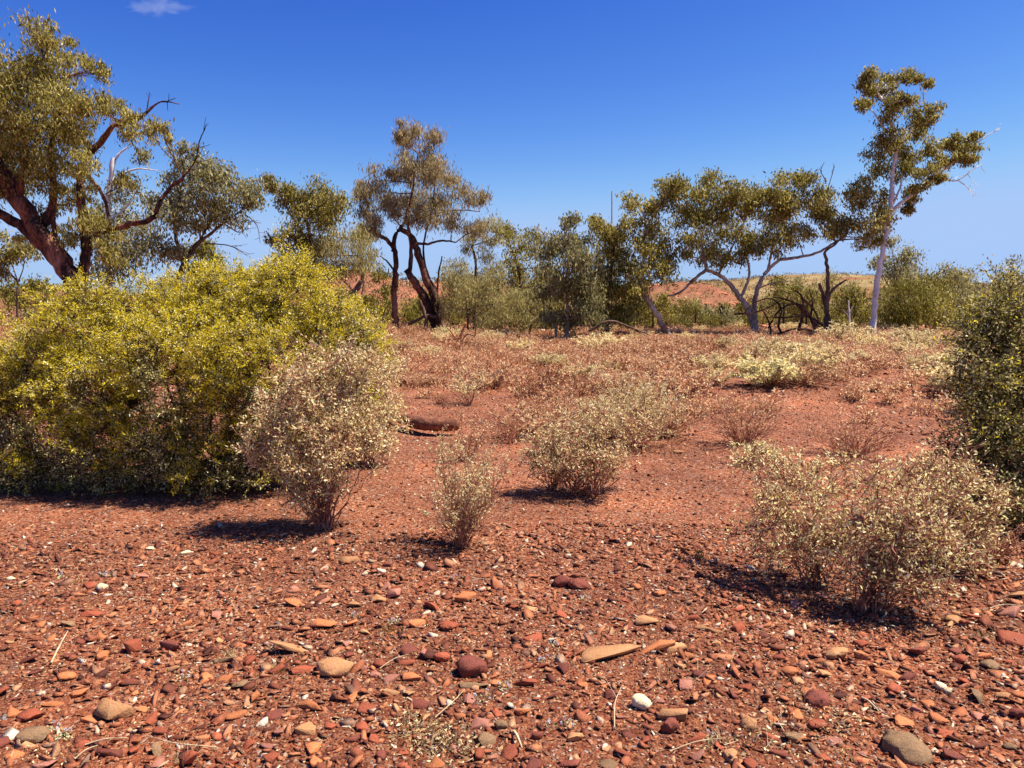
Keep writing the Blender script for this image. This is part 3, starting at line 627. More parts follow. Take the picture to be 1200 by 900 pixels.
tree('spreading_gum', 'widest spreading gum with several curving stems forking low at centre right', 28.5,
     [([(881, 398), (882, 380), (878, 366), (866, 347), (856, 334), (842, 322), (828, 316)], 4, 2.0), ([(884, 398), (885, 382), (884, 360), (888, 338), (900, 316), (914, 304)], 3.8, 1.7)],
     [(778, 222, 11, 9), (795, 218, 13, 10), (785, 238, 14, 11), (805, 236, 15, 12), (800, 258, 16, 12), (820, 260, 14, 12), (812, 278, 14, 10), (838, 216, 14, 9), (850, 226, 16, 12), (832, 238, 14, 12), (840, 258, 16, 12), (835, 280, 16, 12), (845, 298, 13, 11), (825, 300, 12, 10), (868, 235, 14, 12), (885, 228, 14, 10), (878, 250, 18, 13), (862, 272, 16, 12), (886, 275, 16, 12), (905, 258, 14, 10),
      (905, 226, 14, 10), (926, 215, 14, 9), (942, 214, 12, 8), (920, 235, 18, 13), (945, 232, 18, 13), (930, 255, 18, 12), (912, 276, 15, 10), (955, 255, 16, 12), (968, 238, 15, 12), (980, 252, 14, 12), (935, 275, 16, 9), (960, 276, 15, 8), (985, 270, 10, 9), (900, 293, 12, 9), (875, 300, 10, 9), (798, 300, 10, 9)], 'gum', 'bark_pale', group=G1,
     branches=[([(828, 316), (812, 328), (798, 342), (784, 347)], 2.2, 1.0), ([(828, 316), (824, 295), (820, 270)], 2, .8), ([(842, 322), (858, 290), (872, 260)], 1.4, .6), ([(914, 304), (938, 301), (958, 296), (975, 286), (992, 276)], 2.2, .8), ([(900, 316), (905, 290), (915, 260)], 1.6, .6), ([(868, 350), (878, 322), (874, 295)], 2, .8), ([(888, 338), (905, 332), (925, 330)], 1.0, .4)],
     bare=[([(965, 240), (972, 215), (978, 195)], .8, .3), ([(968, 212), (962, 200), (966, 190)], .6, .25)], dens=1.12, spread=1.1)
tree('gum_tree', 'slender rust-stemmed gum forking low between the fallen branches and the white trunk', 28,
     [([(971, 397), (970, 372), (966, 352), (960, 332)], 3.4, 1.6), ([(969, 397), (968, 375), (970, 340), (969, 310), (966, 296)], 3, 1.6)],
     [(1002, 222, 11, 9), (1020, 218, 12, 9), (1008, 238, 15, 12), (1028, 236, 12, 11), (1018, 255, 15, 12), (1034, 262, 10, 10), (1000, 262, 12, 9), (1010, 278, 14, 9), (1026, 284, 9, 8)], 'gum', 'bark_brown', group=G1,
     branches=[([(967, 360), (974, 342), (985, 332), (992, 328)], 2.2, 1), ([(966, 296), (985, 280), (1000, 262), (1012, 245)], 1.4, .6)], dens=.9, spread=.6)
tree('ghost_gum', 'tallest gum with a smooth white straight trunk and airy crown at right', 28,
     [([(1022, 400), (1024, 370), (1028, 330), (1035, 290), (1042, 255), (1045, 225), (1046, 200)], 3.7, 2.2)],
     [(1022, 90, 7, 8), (1030, 100, 11, 9), (1014, 103, 8, 8), (1045, 92, 10, 6), (1040, 108, 10, 7), (1066, 92, 9, 6), (1082, 97, 8, 5), (1017, 122, 8, 7), (1040, 122, 13, 9), (1058, 118, 9, 8), (1056, 136, 15, 11), (1078, 142, 12, 8), (1096, 130, 8, 8), (1074, 156, 11, 7), (1036, 160, 8, 6), (1052, 166, 12, 9), (1030, 176, 13, 9), (1050, 184, 14, 10), (1068, 180, 10, 9), (1044, 200, 14, 9), (1062, 200, 9, 8),
      (1094, 172, 10, 7), (1108, 174, 10, 7), (1120, 166, 9, 7), (1134, 172, 11, 6), (1132, 186, 9, 6), (1118, 188, 9, 6), (1096, 190, 10, 6), (1082, 202, 11, 7), (1098, 206, 9, 5), (1076, 218, 10, 6), (1070, 230, 8, 6), (1062, 244, 7, 5), (1145, 160, 5, 4)], 'gum', 'bark_white', group=G1,
     branches=[([(1046, 200), (1050, 172), (1044, 145), (1036, 120), (1028, 108)], 2.4, .9), ([(1050, 172), (1062, 150), (1085, 138)], 1.6, .6), ([(1048, 165), (1036, 150), (1024, 132)], 1.4, .6), ([(1042, 250), (1058, 236), (1078, 222), (1098, 206), (1125, 184), (1145, 168)], 2.4, .8), ([(1038, 272), (1036, 262), (1040, 250)], 3.2, 1.2), ([(1046, 240), (1056, 215), (1056, 205)], 1.3, .6)],
     bare=[([(1145, 168), (1158, 158), (1172, 151)], .8, .3), ([(1098, 207), (1120, 212), (1140, 198), (1152, 192)], .9, .3), ([(1122, 211), (1134, 220), (1142, 232)], .6, .25)], lsize=.13, dens=1.2, spread=.7)
# background trees on the right and shrubs between the trunks
def bgbush(name, label, Y, px, base, blobs, leaf, **kw):
    return tree(name, label, Y, [([(px, base), (px, base-14), (px+1, base-30)], 1.6, .8)], blobs, leaf, 'bark_brown', cat='bush' if 'bush' in name else 'tree', **kw)
bgbush('gum_tree', 'greyish gum standing behind the white trunk', 34, 1052, 388, [(1048, 300, 14, 12), (1066, 310, 12, 12), (1040, 318, 14, 12), (1058, 330, 14, 12), (1044, 285, 9, 8), (1030, 312, 8, 10)], 'gum_grey', group=G1, dens=.8)
bgbush('gum_tree', 'rounded dark gum behind, right of the greyish gum', 34, 1085, 388, [(1080, 325, 14, 12), (1094, 335, 14, 12), (1078, 345, 16, 12), (1098, 350, 12, 10)], 'gum', group=G1, dens=1.0)
bgbush('gum_tree', 'small-crowned gum behind, nearest to the dark right-hand bush', 36, 1125, 386, [(1120, 316, 11, 9), (1112, 330, 12, 10), (1130, 332, 13, 10), (1122, 345, 16, 10), (1142, 342, 10, 9)], 'gum_grey', group=G1, dens=1.0)
bgbush('green_bush', 'tall feathery green bush right of the white trunk base', 31, 1065, 394, [(1055, 342, 16, 14), (1070, 352, 16, 14), (1055, 365, 20, 14), (1078, 372, 18, 12), (1048, 380, 16, 10)], 'green', dens=1.2, lw=.16, lsize=.18)
bgbush('green_bush', 'dark green bush between the tall feathery bush and the right-hand bush', 31, 1105, 396, [(1098, 362, 16, 12), (1115, 368, 16, 12), (1130, 360, 16, 12), (1105, 382, 20, 10), (1130, 382, 18, 10)], 'gum', dens=1.2)
bgbush('green_bush', 'low olive bush behind the slender rust-stemmed gum', 33, 1000, 393, [(990, 352, 12, 10), (1005, 345, 12, 10), (998, 368, 16, 12), (1012, 375, 12, 10), (985, 380, 12, 8)], 'gum', dens=1.1)
bgbush('green_bush', 'olive bush behind the spreading gum, left of the fallen branches', 36, 918, 386, [(915, 335, 10, 8), (925, 345, 12, 9), (910, 355, 12, 9), (928, 362, 12, 9)], 'green', dens=1.0)
bgbush('green_bush', 'bright green bush between the leaning gum and the spreading gum', 33, 815, 390, [(800, 362, 12, 9), (815, 368, 14, 9), (806, 378, 16, 8), (828, 378, 12, 7)], 'green', dens=1.3, lw=.2)
bgbush('grey_bush', 'low grey-green bush mound left of the spreading gum stems', 34, 846, 388, [(836, 370, 12, 7), (852, 372, 14, 7), (846, 379, 18, 6)], 'gum_grey', dens=1.2)
bgbush('green_bush', 'green bush behind the leaning pale trunk', 33, 765, 392, [(750, 365, 14, 12), (768, 372, 14, 10), (780, 358, 9, 9), (745, 382, 16, 8)], 'green', dens=1.2)
bgbush('green_bush', 'small green bush by the forked stem left of the broken trunk', 34, 450, 376, [(448, 318, 8, 8), (450, 332, 8, 10), (454, 348, 9, 9)], 'green', dens=.8)
bgbush('gum_tree', 'dark small gum low at the left edge behind the leaning gum', 26, 20, 360, [(10, 290, 16, 12), (28, 298, 14, 10), (2, 315, 14, 10), (-10, 300, 14, 14)], 'gum', group=G1, dens=.8)
bgbush('green_bush', 'rounded green bush under the left-edge gum', 32, 42, 372, [(30, 335, 16, 9), (48, 342, 13, 9), (8, 345, 14, 9), (28, 352, 22, 8)], 'green', dens=1.1)
bgbush('green_bush', 'round smooth olive bush peeking over the top of the yellow bush', 30, 235, 372, [(235, 292, 12, 8), (230, 305, 18, 12), (250, 310, 12, 12), (240, 330, 20, 16)], 'green', dens=1.2)
bgbush('green_bush', 'olive bush behind the stems of the broken-trunked tree', 36, 500, 382, [(530, 345, 10, 10), (500, 350, 9, 8), (480, 362, 12, 8), (525, 365, 14, 8)], 'green', dens=.9)
bgbush('green_bush', 'olive bush behind the tangle of fallen branches', 35, 945, 388, [(945, 352, 12, 9), (960, 345, 9, 8), (938, 368, 12, 9), (950, 378, 14, 7)], 'gum', dens=1.0)

lmk = [(430, 520, 'behind the broken-trunked tree'), (520, 640, 'behind the slim weeping tree'), (640, 740, 'behind the silver-grey bushy gum'), (740, 860, 'behind the leaning pale trunk'), (860, 960, 'behind the spreading gum stems'), (960, 1040, 'behind the white trunk'), (1040, 1200, 'behind the right-hand gums'), (-60, 430, 'far behind the yellow bush')]
for i, px in enumerate(list(np.linspace(440, 1185, 34))+[-20, 40, 90, 300, 340, 385, 420]):
    px = px+random.uniform(-8, 8); Yb = random.uniform(34, 44); hh = random.uniform(.8, 1.6)*(.5 if 770 < px < 900 else 1)*(.6 if px < 520 else 1)*(1.25 if 520 < px < 760 or px > 1040 else 1)
    zn = [z for a_, b_, z in lmk if a_ <= px < b_]; zn = zn[0] if zn else 'behind the right-hand gums'
    gl = random.choice(['gum', 'green', 'weep', 'gum', 'gum_grey']); gn = {'gum': 'olive', 'green': 'green', 'weep': 'pale feathery', 'gum_grey': 'greyish'}[gl]
    b_ = 386; bgbush('background_bush', f'{gn} bush in the brush line {zn}', Yb, px, b_, [(px+random.uniform(-6, 6), b_-16*hh, 15, 10*hh), (px+random.uniform(-14, 14), b_-26*hh, 12, 9*hh), (px+random.uniform(-16, 16), b_-9*hh, 16, 8*hh), (px+random.uniform(-8, 8), b_-38*hh, 9, 7*hh)], gl, dens=1.0, group=f'{gn} bushes {zn}')
# fallen, dead and broken wood
def poly(pts_px, Y, r0, r1, n=12, Ylist=None):
    P = [at(p[0], p[1], (Y+(p[2] if len(p) > 2 else 0))) for p in pts_px]
    return smoothline(P, np.linspace(r0, r1, len(P))*Y/F, n)
def deadwood(name, label, Y, lines, mat, cat, root_px, mats=None):
    p = at(root_px[0], root_px[1], Y); root = empty(name, (float(p[0]), Y, float(H(p[0], Y)))); tag(root, label, cat)
    for i, (pts, r0, r1) in enumerate(lines):
        P, R = poly(pts, Y, r0, r1); P[1:-1] += rng.normal(size=(10, 3))*R[1:-1, None]*.2
        V, Q = tubes(P[None], R[None], 6); mk('branch', V, Q, M[mats[i] if mats else mat], root, True)
    return root
deadwood('fallen_branches', 'tangle of fallen reddish dead branches arching left of the rust-stemmed gum', 27.5,
  [([(968, 394), (955, 378), (940, 362), (925, 352), (905, 348)], 2.4, .8), ([(958, 398), (950, 372), (935, 356), (915, 362), (900, 385)], 2, .8), ([(968, 385, .4), (945, 370, .4), (920, 372, .4), (895, 372, .4)], 1.8, .6),
   ([(932, 398), (940, 370), (938, 345), (930, 340)], 2.0, .7), ([(920, 399), (912, 380), (916, 362), (905, 350), (880, 358), (868, 372)], 1.5, .5), ([(905, 398), (900, 375), (890, 358)], 1.4, .5), ([(962, 392, -.4), (940, 385, -.4), (915, 390, -.4), (895, 397, -.4)], 1.6, .6),
   ([(940, 350), (950, 358), (962, 380)], 1.6, .9), ([(860, 368), (885, 366), (905, 358), (918, 350)], 1.2, .5), ([(950, 372), (952, 352), (948, 338)], 1.4, .5)], 'bark_red', 'fallen branches', (935, 395))
deadwood('dead_sapling', 'thin whitish dead sapling left of the white trunk', 31, [([(996, 393), (995, 365), (994, 352)], 1.1, .6), ([(995, 372), (988, 362)], .7, .4), ([(995, 368), (1000, 358)], .7, .4)], 'bark_white', 'dead tree', (996, 393))
deadwood('dead_sapling', 'thin dark upright dead stem right of the splintered orange stump', 24, [([(555, 405), (557, 385), (557, 352)], 1.0, .6), ([(557, 375), (552, 366)], .6, .3)], 'bark_brown', 'dead tree', (555, 405))
deadwood('dead_branch', 'dark curved dead branch standing on the mound behind the weeping tree', 32, [([(406, 350), (418, 335), (426, 322), (424, 308)], 2.4, 1.3), ([(424, 345), (427, 330)], 1.0, .6)], 'bark_brown', 'dead branch', (406, 352))
deadwood('fallen_limb', 'short black fallen limb lying left of the broken trunk base', 29, [([(478, 380), (488, 376), (500, 370), (512, 372)], 2.2, 1.6), ([(498, 386), (499, 376), (492, 352)], 2.6, 2.0)], 'bark_brown', 'fallen limb', (495, 384))
deadwood('broken_stump', 'splintered orange broken wood at the foot of the broken trunk', 24,
  [([(548, 402), (540, 398), (530, 398)], 2.4, 1.0), ([(538, 400), (541, 390), (546, 380)], 2.4, .9), ([(536, 400), (530, 390), (524, 384)], 1.8, .7), ([(540, 402), (548, 392), (556, 394)], 1.4, .6), ([(536, 401), (524, 398), (515, 402)], 1.6, .7)], 'wood_orange', 'stump', (540, 402))
deadwood('fallen_branches', 'dark dead branch lying under the silver-grey bushy gum', 26, [([(690, 388), (715, 376), (735, 382), (760, 392), (775, 400)], 1.8, 1.0), ([(735, 382), (750, 390), (765, 402)], 1.2, .6), ([(700, 396), (712, 384), (722, 378)], 1.2, .6)], 'bark_brown', 'fallen branch', (730, 398))
def log_on_ground(name, label, ends, rad, mat, stubs=(), cat='log', lift=.5, bend=.0):
    (x0, y0), (x1, y1) = ends; p0 = ground(x0, y0); p1 = ground(x1, y1)
    n = 22; t = np.linspace(0, 1, n)[:, None]; P = p0*(1-t)+p1*t; P[:, 1] -= bend*np.sin(t[:, 0]*math.pi)
    P[:, 2] = H(P[:, 0], P[:, 1])+rad*lift
    R = rad*(.80+.25*np.sin(t[:, 0]*math.pi)**.5)*(1+rng.normal(size=n)*.05); R[0] *= .55; R[-1] *= .5
    root = empty(name, (float(P[n//2][0]), float(P[n//2][1]), float(H(P[n//2][0], P[n//2][1])))); tag(root, label, cat)
    V, Q = tubes(P[None], R[None], 12); S = 12
    caps = np.array([list(range(S))[::-1]]); caps2 = np.array([list(range((n-1)*S, n*S))])
    mk('log_body', V, [Q, caps, caps2], M[mat], root, True)
    for (t0, dx, dy, dz, r0) in stubs:
        i = int(t0*(n-1)); s = P[i]; e = s+np.array([dx, dy, dz]); pp, rr = smoothline([s, (s+e)/2+rng.normal(size=3)*.02, e], [r0, r0*.8, r0*.4], 8)
        V, Q = tubes(pp[None], rr[None], 6); mk('branch_stub', V, Q, M[mat], root, True)
    return root
log_on_ground('fallen_log', 'rounded red-brown half-buried log with a black hollow beneath at centre left', ((450, 492), (540, 510)), .085, 'log', lift=1.7, bend=.22)
log_on_ground('fallen_log', 'dark weathered branch stump poking up from the scrub beyond the half-buried log', ((538, 458), (572, 452)), .055, 'bark_brown', stubs=((.5, -.1, .1, .28, .035), (.6, .35, 0, .22, .05), (.3, -.3, 0, .2, .03)), lift=.8)
log_on_ground('fallen_log', 'low reddish log lying at the foot of the scrub left of centre', ((466, 453), (516, 450)), .09, 'log', lift=.6)

# ------------------------------------------------------------------ shrub builder (radiating stems, twigs, small leaves)
def shrub(name, base, h, r, nst=40, ntw=9, nlf=16, leaf='straw', stem='stem', llen=.022, lw=.4, sr=.004, label=None, cat='shrub', group=None, low=.25, up_=.6, lean=(0, 0), leafless=.0, flat=0.6, tw=.35, jit=.35, bare_low=.12):
    """stems leave the crown of the root, fork into twigs; leaves sit on the outer twigs"""
    root = empty(name, base)
    if label: tag(root, label, cat, group)
    b = np.array(base, float)
    az = rng.uniform(0, 2*math.pi, nst); rad = r*np.sqrt(rng.uniform(.02, 1, nst))
    hh = h*(rng.uniform(.35, 1.0, nst))*np.sqrt(np.maximum(.15, 1-(rad/r)**2*flat))
    tip = np.stack([np.cos(az)*rad+lean[0]*hh, np.sin(az)*rad+lean[1]*hh, hh], -1)
    st = np.stack([np.cos(az), np.sin(az), 0*az], -1)*rng.uniform(0, .05, (nst, 1))*r*2
    mid = (st+tip)*.5+np.stack([-tip[:, 0]*.10, -tip[:, 1]*.10, .02*hh], -1)+rng.normal(size=(nst, 3))*.04*h
    K = 8; t = np.linspace(0, 1, K)[None, :, None]
    P = (1-t)**2*st[:, None]+2*t*(1-t)*mid[:, None]+t*t*tip[:, None]
    P[:, 1:] += rng.normal(size=P[:, 1:].shape)*.018*h
    R = np.linspace(sr, sr*.35, K)[None].repeat(nst, 0)
    P[:, 0, 2] -= .02
    acc = Acc(); V, Q = tubes(P+b, R, 4); acc.add(V, Q)
    # twigs
    n2 = nst*ntw; si = np.repeat(np.arange(nst), ntw); tt = rng.uniform(low, 1, n2); kk = tt*(K-1); k0 = np.minimum(kk.astype(int), K-2); f = (kk-k0)[:, None]
    s0 = P[si, k0]*(1-f)+P[si, k0+1]*f; dr = nrm(P[si, k0+1]-P[si, k0])
    L = h*tw*rng.uniform(.4, 1, n2)*(1.15-.6*tt)
    d = nrm(dr*.6+rng.normal(size=(n2, 3))*.65+np.array([0, 0, up_])); e = s0+d*L[:, None]
    m2 = (s0+e)/2+rng.normal(size=(n2, 3))*L[:, None]*.08
    T2 = np.stack([s0, m2, e], 1); V, Q = tubes(T2+b, np.array([sr*.45, sr*.33, sr*.2])[None].repeat(n2, 0), 3); acc.add(V, Q)
    kids = [acc.mk('stems', M[stem], root)]
    sel = np.where((rng.uniform(size=n2) > leafless) & (rng.uniform(size=n2) < .06+1.25*np.clip(e[:, 2]/h-bare_low, 0, 1)/(1-bare_low)))[0]
    n3 = len(sel)*nlf; ti = np.repeat(sel, nlf); u = rng.uniform(.15, 1.06, n3)[:, None]
    C = (1-u)**2*s0[ti]+2*u*(1-u)*m2[ti]+u*u*e[ti]
    off = rng.normal(size=(n3, 3)); C = C+off*llen*jit
    D = nrm(e[ti]-s0[ti])*.6+off*.9
    LL = llen*rng.uniform(.55, 1.3, n3); V, Q = leaves(C+b, D, LL, LL*lw)
    kids.append(mk('foliage', V, Q, M[leaf], root)); KIDS[root.name] = kids
    return root
def gp(px, py): return tuple(float(v) for v in ground(px, py))
def szm(px, p): return px/F*float((np.array(p)-CAM)@fw)
def fs(px, py, hpx, wpx, **kw):
    p = gp(px, py); return shrub(kw.pop('name', 'saltbush'), p, szm(hpx, p), szm(wpx/2, p), **kw)
# pale pinkish shrub in front of the yellow bush
fs(541, 642, 132, 112, nst=60, ntw=12, nlf=12, leaf='straw', llen=.020, lw=.42, sr=.0034, stem='stem', label='small twiggy shrub with dark base alone in the centre foreground', low=.15, leafless=.25, flat=.15, bare_low=.1)
fs(576, 588, 60, 60, nst=18, ntw=6, nlf=6, leaf='pinktwig', llen=.018, sr=.003, label='wispy reddish shrub just behind the small centre shrub', leafless=.3)
fs(648, 574, 70, 70, nst=26, ntw=8, nlf=7, leaf='pinktwig', llen=.020, sr=.004, label='reddish twiggy shrub at the left flank of the dome-shaped dry shrub', leafless=.3)
fs(745, 525, 95, 120, nst=70, ntw=11, nlf=14, leaf='straw', llen=.032, sr=.0045, label='straw-tipped shrub directly behind the right flank of the dome-shaped shrub', leafless=.15)
# right front pair
fs(885, 545, 32, 60, nst=20, ntw=7, nlf=9, leaf='straw_green', llen=.028, sr=.004, label='small pale green shrub left of and beyond the right foreground pair', low=.3)
fs(930, 566, 46, 90, nst=26, ntw=8, nlf=10, leaf='straw_green', llen=.028, sr=.004, label='low pale green shrub just beyond the left one of the foreground pair', low=.3)
fs(870, 522, 72, 110, nst=60, ntw=10, nlf=8, leaf='pinktwig', llen=.026, sr=.0045, label='open pinkish twiggy shrub beyond the dome-shaped shrub to the right', leafless=.35)
fs(1000, 535, 56, 125, nst=70, ntw=10, nlf=7, leaf='pinktwig', llen=.022, sr=.0045, label='brown leafless-looking twiggy shrub on the red slope at right', leafless=.5)
fs(1085, 640, 40, 120, nst=30, ntw=8, nlf=4, leaf='pinktwig', llen=.022, sr=.0045, label='low dry twiggy growth under the right foreground shrub', leafless=.5)
fs(1165, 655, 50, 110, nst=38, ntw=8, nlf=4, leaf='pinktwig', llen=.022, sr=.005, label='dry reddish twiggy growth at the foot of the dark right-hand bush', leafless=.5)
fs(515, 474, 24, 34, nst=26, ntw=6, nlf=5, leaf='cover', llen=.02, sr=.003, label='small rust-coloured tuft on bare red soil above the half-buried log', leafless=.3)
fs(552, 474, 42, 70, nst=30, ntw=8, nlf=8, leaf='straw', llen=.034, sr=.004, label='straw-tipped shrub right of the half-buried log on bare soil', leafless=.1)
fs(548, 540, 60, 80, nst=34, ntw=8, nlf=7, leaf='pinktwig', llen=.026, sr=.004, label='pinkish open shrub just right of the half-buried log', leafless=.2)
fs(600, 520, 50, 70, nst=24, ntw=6, nlf=4, leaf='cover', llen=.022, sr=.004, label='faint reddish twiggy shrub left of the reddish-straw scrub patch', leafless=.4)
fs(660, 500, 55, 90, nst=34, ntw=8, nlf=8, leaf='pinktwig', llen=.028, sr=.004, label='pink-brown shrub beyond the left flank of the dome-shaped shrub', leafless=.2)
fs(818, 658, 14, 18, nst=16, ntw=4, nlf=5, leaf='green', llen=.014, sr=.0018, name='seedling', label='tiny green seedling alone on the gravel left of the shadow', cat='plant')

# ------------------------------------------------------------------ scrub field between the clearing and the trees
protos = []
PK = [('straw', .62, .58, 50, 11, 11, .055, .1), ('straw', .50, .62, 48, 11, 11, .055, .1), ('pinktwig', .52, .60, 54, 11, 9, .05, .2), ('pinktwig', .44, .70, 56, 10, 9, .05, .2), ('straw_green', .52, .60, 46, 11, 12, .06, .1), ('cover', .40, .65, 56, 10, 8, .048, .3)]
for i, (lf_, h_, r_, ns_, nt_, nl_, ll_, le_) in enumerate(PK):
    protos.append(shrub('scrub_bush', (0, 0, 0), h_, r_, nst=ns_, ntw=nt_, nlf=nl_, leaf=lf_, llen=ll_, lw=.45, sr=.006, leafless=le_, flat=.5, low=.12))
used = [False]*len(protos)
looks = ['straw-tipped', 'straw-tipped', 'pinkish dry', 'pinkish dry', 'pale green', 'rusty leafless']
rows = [(512, 62), (496, 66), (480, 66), (466, 66), (453, 58), (442, 52), (432, 48), (423, 44), (414, 42), (406, 39), (399, 37), (393, 36), (388, 35)]
nsc = 0
def bare_(px, py):
    if 455 < px < 640 and 434 < py < 500: return .92
    if 860 < px < 925 and 395 < py < 410: return .85
    if 800 < px < 1115 and 446 < py: return .93
    if px > 1115 and py > 446: return .5
    if py > 490: return .35
    if 455 < px < 600 and 425 < py < 436: return .5
    if 600 < px < 800 and py < 480: return .12
    if py > 464: return .55
    return .16
for ri, (py, sp) in enumerate(rows):
    px = -40+random.uniform(0, sp)
    while px < 1240:
        jx = px+random.uniform(-.3, .3)*sp; jy = py+random.uniform(-3, 3)*(1+ri*.12)
        px += sp*random.uniform(.75, 1.25)
        if 60 < jx < 400 and jy > 395: continue
        if py > 490 and not (590 < jx < 860): continue
        if jx < 60 and jy > 425: continue
        if random.random() < bare_(jx, jy): continue
        if nsc >= 298: continue
        right = jx > 880
        if right: i = random.choices(range(6), [4, 4, 2.5, 3, 1.6, 2])[0]
        elif jx < 60: i = random.choices(range(6), [3, 3, 2, 2, 2, 1])[0]
        else: i = random.choices(range(6), [3, 2.5, 4, 4, .6, 3])[0]
        o = protos[i] if not used[i] else copy_fast(protos[i]); used[i] = True
        p = gp(jx, jy)
        o.location = (p[0], p[1], p[2]-.01); o.rotation_euler = (0, 0, random.uniform(0, 6.28)); s = random.uniform(.6, 1.15)*(.8 if py < 400 else 1)
        o.scale = (s*random.uniform(.9, 1.2), s*random.uniform(.9, 1.2), s*random.uniform(.75, 1.05))
        zone = ('at the left edge behind the yellow bush' if jx < 60 else 'in front of the broken-trunked tree' if jx < 600 else 'in front of the silver-grey bushy gum' if jx < 735 else
                'in front of the leaning and spreading gums' if jx < 880 else 'in front of the white-trunked gum' if jx < 1060 else 'in front of the right-hand background trees')
        band = 'far' if py < 400 else 'middle' if py < 430 else 'near'
        tag(o, f'low {looks[i]} shrub, {band} scrub {zone}', 'shrub', f'{looks[i]} shrubs, {band} scrub {zone}')
        nsc += 1
print('scrub', nsc)
# low dry ground cover
n = 260000
y = np.sqrt(rng.uniform(8.2**2, 36**2, n)); x = rng.uniform(-.80, .80, n)*y
pxx = 600+x/y*F; m = fbm(x*.5, y*.5, 91)+.3*((y < 13) & (pxx > 600) & (pxx < 800))+.55*(y > 17)+.25*ss(12, 17, y)
keep = (m > .02) & ~((pxx > 820) & (y < 15.5) & (y > 8)) & ~((pxx < 560) & (y < 12.5))
x = x[keep]; y = y[keep]; n = len(x)
cx = np.stack([x, y, H(x, y)+rng.uniform(.01, .16, n)*ss(9, 18, y)], -1)
V, Q = leaves(cx, rng.normal(size=(n, 3))*.6+np.array([0, 0, 1]), rng.uniform(.04, .12, n), rng.uniform(.012, .03, n))
tag(mk('ground_cover', V, Q, M['cover']), 'dry reddish ground cover between the scrub bushes', 'ground cover', None, 'stuff')
# the countless rest of the scrub: small twiggy plants merged into one
ny = 1800; y = np.exp(rng.uniform(math.log(10.2), math.log(33), ny)); x = rng.uniform(-.78, .78, ny)*y; pxx = 600+x/y*F
kk_ = (fbm(x*.45+9, y*.45, 95)+.45*ss(12, 17, y) > .0) & ~((pxx > 810) & (y < 16) & (rng.uniform(size=ny) > .5)) & ~((pxx < 600) & (y < 15) & (rng.uniform(size=ny) > .4)) & ~((pxx < 640) & (pxx > 450) & (y < 17.5) & (rng.uniform(size=ny) > .45))
x = x[kk_]; y = y[kk_]; ny = len(x); b = np.stack([x, y, H(x, y)], -1); hs_ = rng.uniform(.16, .42, ny)
nt_ = 34; bi = np.repeat(np.arange(ny), nt_); d = rng.normal(size=(len(bi), 3))*np.array([.75, .75, .3])+np.array([0, 0, .75]); L = hs_[bi]*rng.uniform(.5, 1.2, len(bi))
s0 = b[bi]+rng.normal(size=(len(bi), 3))*.03; e = s0+nrm(d)*L[:, None]; e[:, 2] = np.maximum(e[:, 2], b[bi][:, 2]+.03); m_ = (s0+e)/2+rng.normal(size=e.shape)*.025
V, Q = tubes(np.stack([s0, m_, e], 1), np.array([.004, .003, .0015])[None].repeat(len(e), 0), 3)
tag(mk('scrub_twigs', V, Q, M['stem']), 'twiggy stems of the low scrub carpeting the clearing', 'scrub', None, 'stuff')
li = np.repeat(np.arange(len(e)), 9); u = rng.uniform(.3, 1.08, (len(li), 1)); C = s0[li]*(1-u)+e[li]*u+rng.normal(size=(len(li), 3))*.022
LL = rng.uniform(.025, .06, len(li)); V, Q = leaves(C, rng.normal(size=C.shape), LL, LL*.45)
tag(mk('scrub_leaves', V, Q, M['pinktwig']), 'dry pinkish straw leaves of the low scrub carpeting the clearing', 'scrub', None, 'stuff')
# scrub on far hills
n = 11000; y = np.exp(rng.uniform(math.log(42), math.log(260), n)); x = rng.uniform(-.85, .85, n)*y
x = x; z = H(x, y); s = rng.uniform(.15, .55, n)*(y/90)**.35
nl = 26; C = np.repeat(np.stack([x, y, z], -1), nl, 0)+nrm(rng.normal(size=(n*nl, 3)))*np.repeat(s, nl)[:, None]*np.array([1.0, 1.0, .6])+np.array([0, 0, .15])
V, Q = leaves(C, rng.normal(size=C.shape)+np.array([0, 0, .5]), np.repeat(s, nl)*.5, np.repeat(s, nl)*.22)
tag(mk('hill_scrub', V, Q, M['farscrub']), 'sparse olive scrub dotting the distant red hills', 'scrub', None, 'stuff')
n = 7000; y = rng.uniform(36, 70, n); x = rng.uniform(-.75, .75, n)*y; acc = Acc(); z = H(x, y); s = rng.exponential(.07, n)+.04
for j in range(6):
    Vv, Ff = vars_[j]; m = slice(j, None, 6); c = len(x[m]); P = Vv[None]*s[m][:, None, None]; P = P+np.stack([x[m], y[m], z[m]], -1)[:, None]
    acc.add(P.reshape(-1, 3), T=(Ff[None]+(np.arange(c)*len(Vv))[:, None, None]).reshape(-1, 3))
g = acc.mk('hill_rubble', SM['gravel']); tag(g, 'loose rocks on the red mounds behind the trees', 'rubble', None, 'stuff')

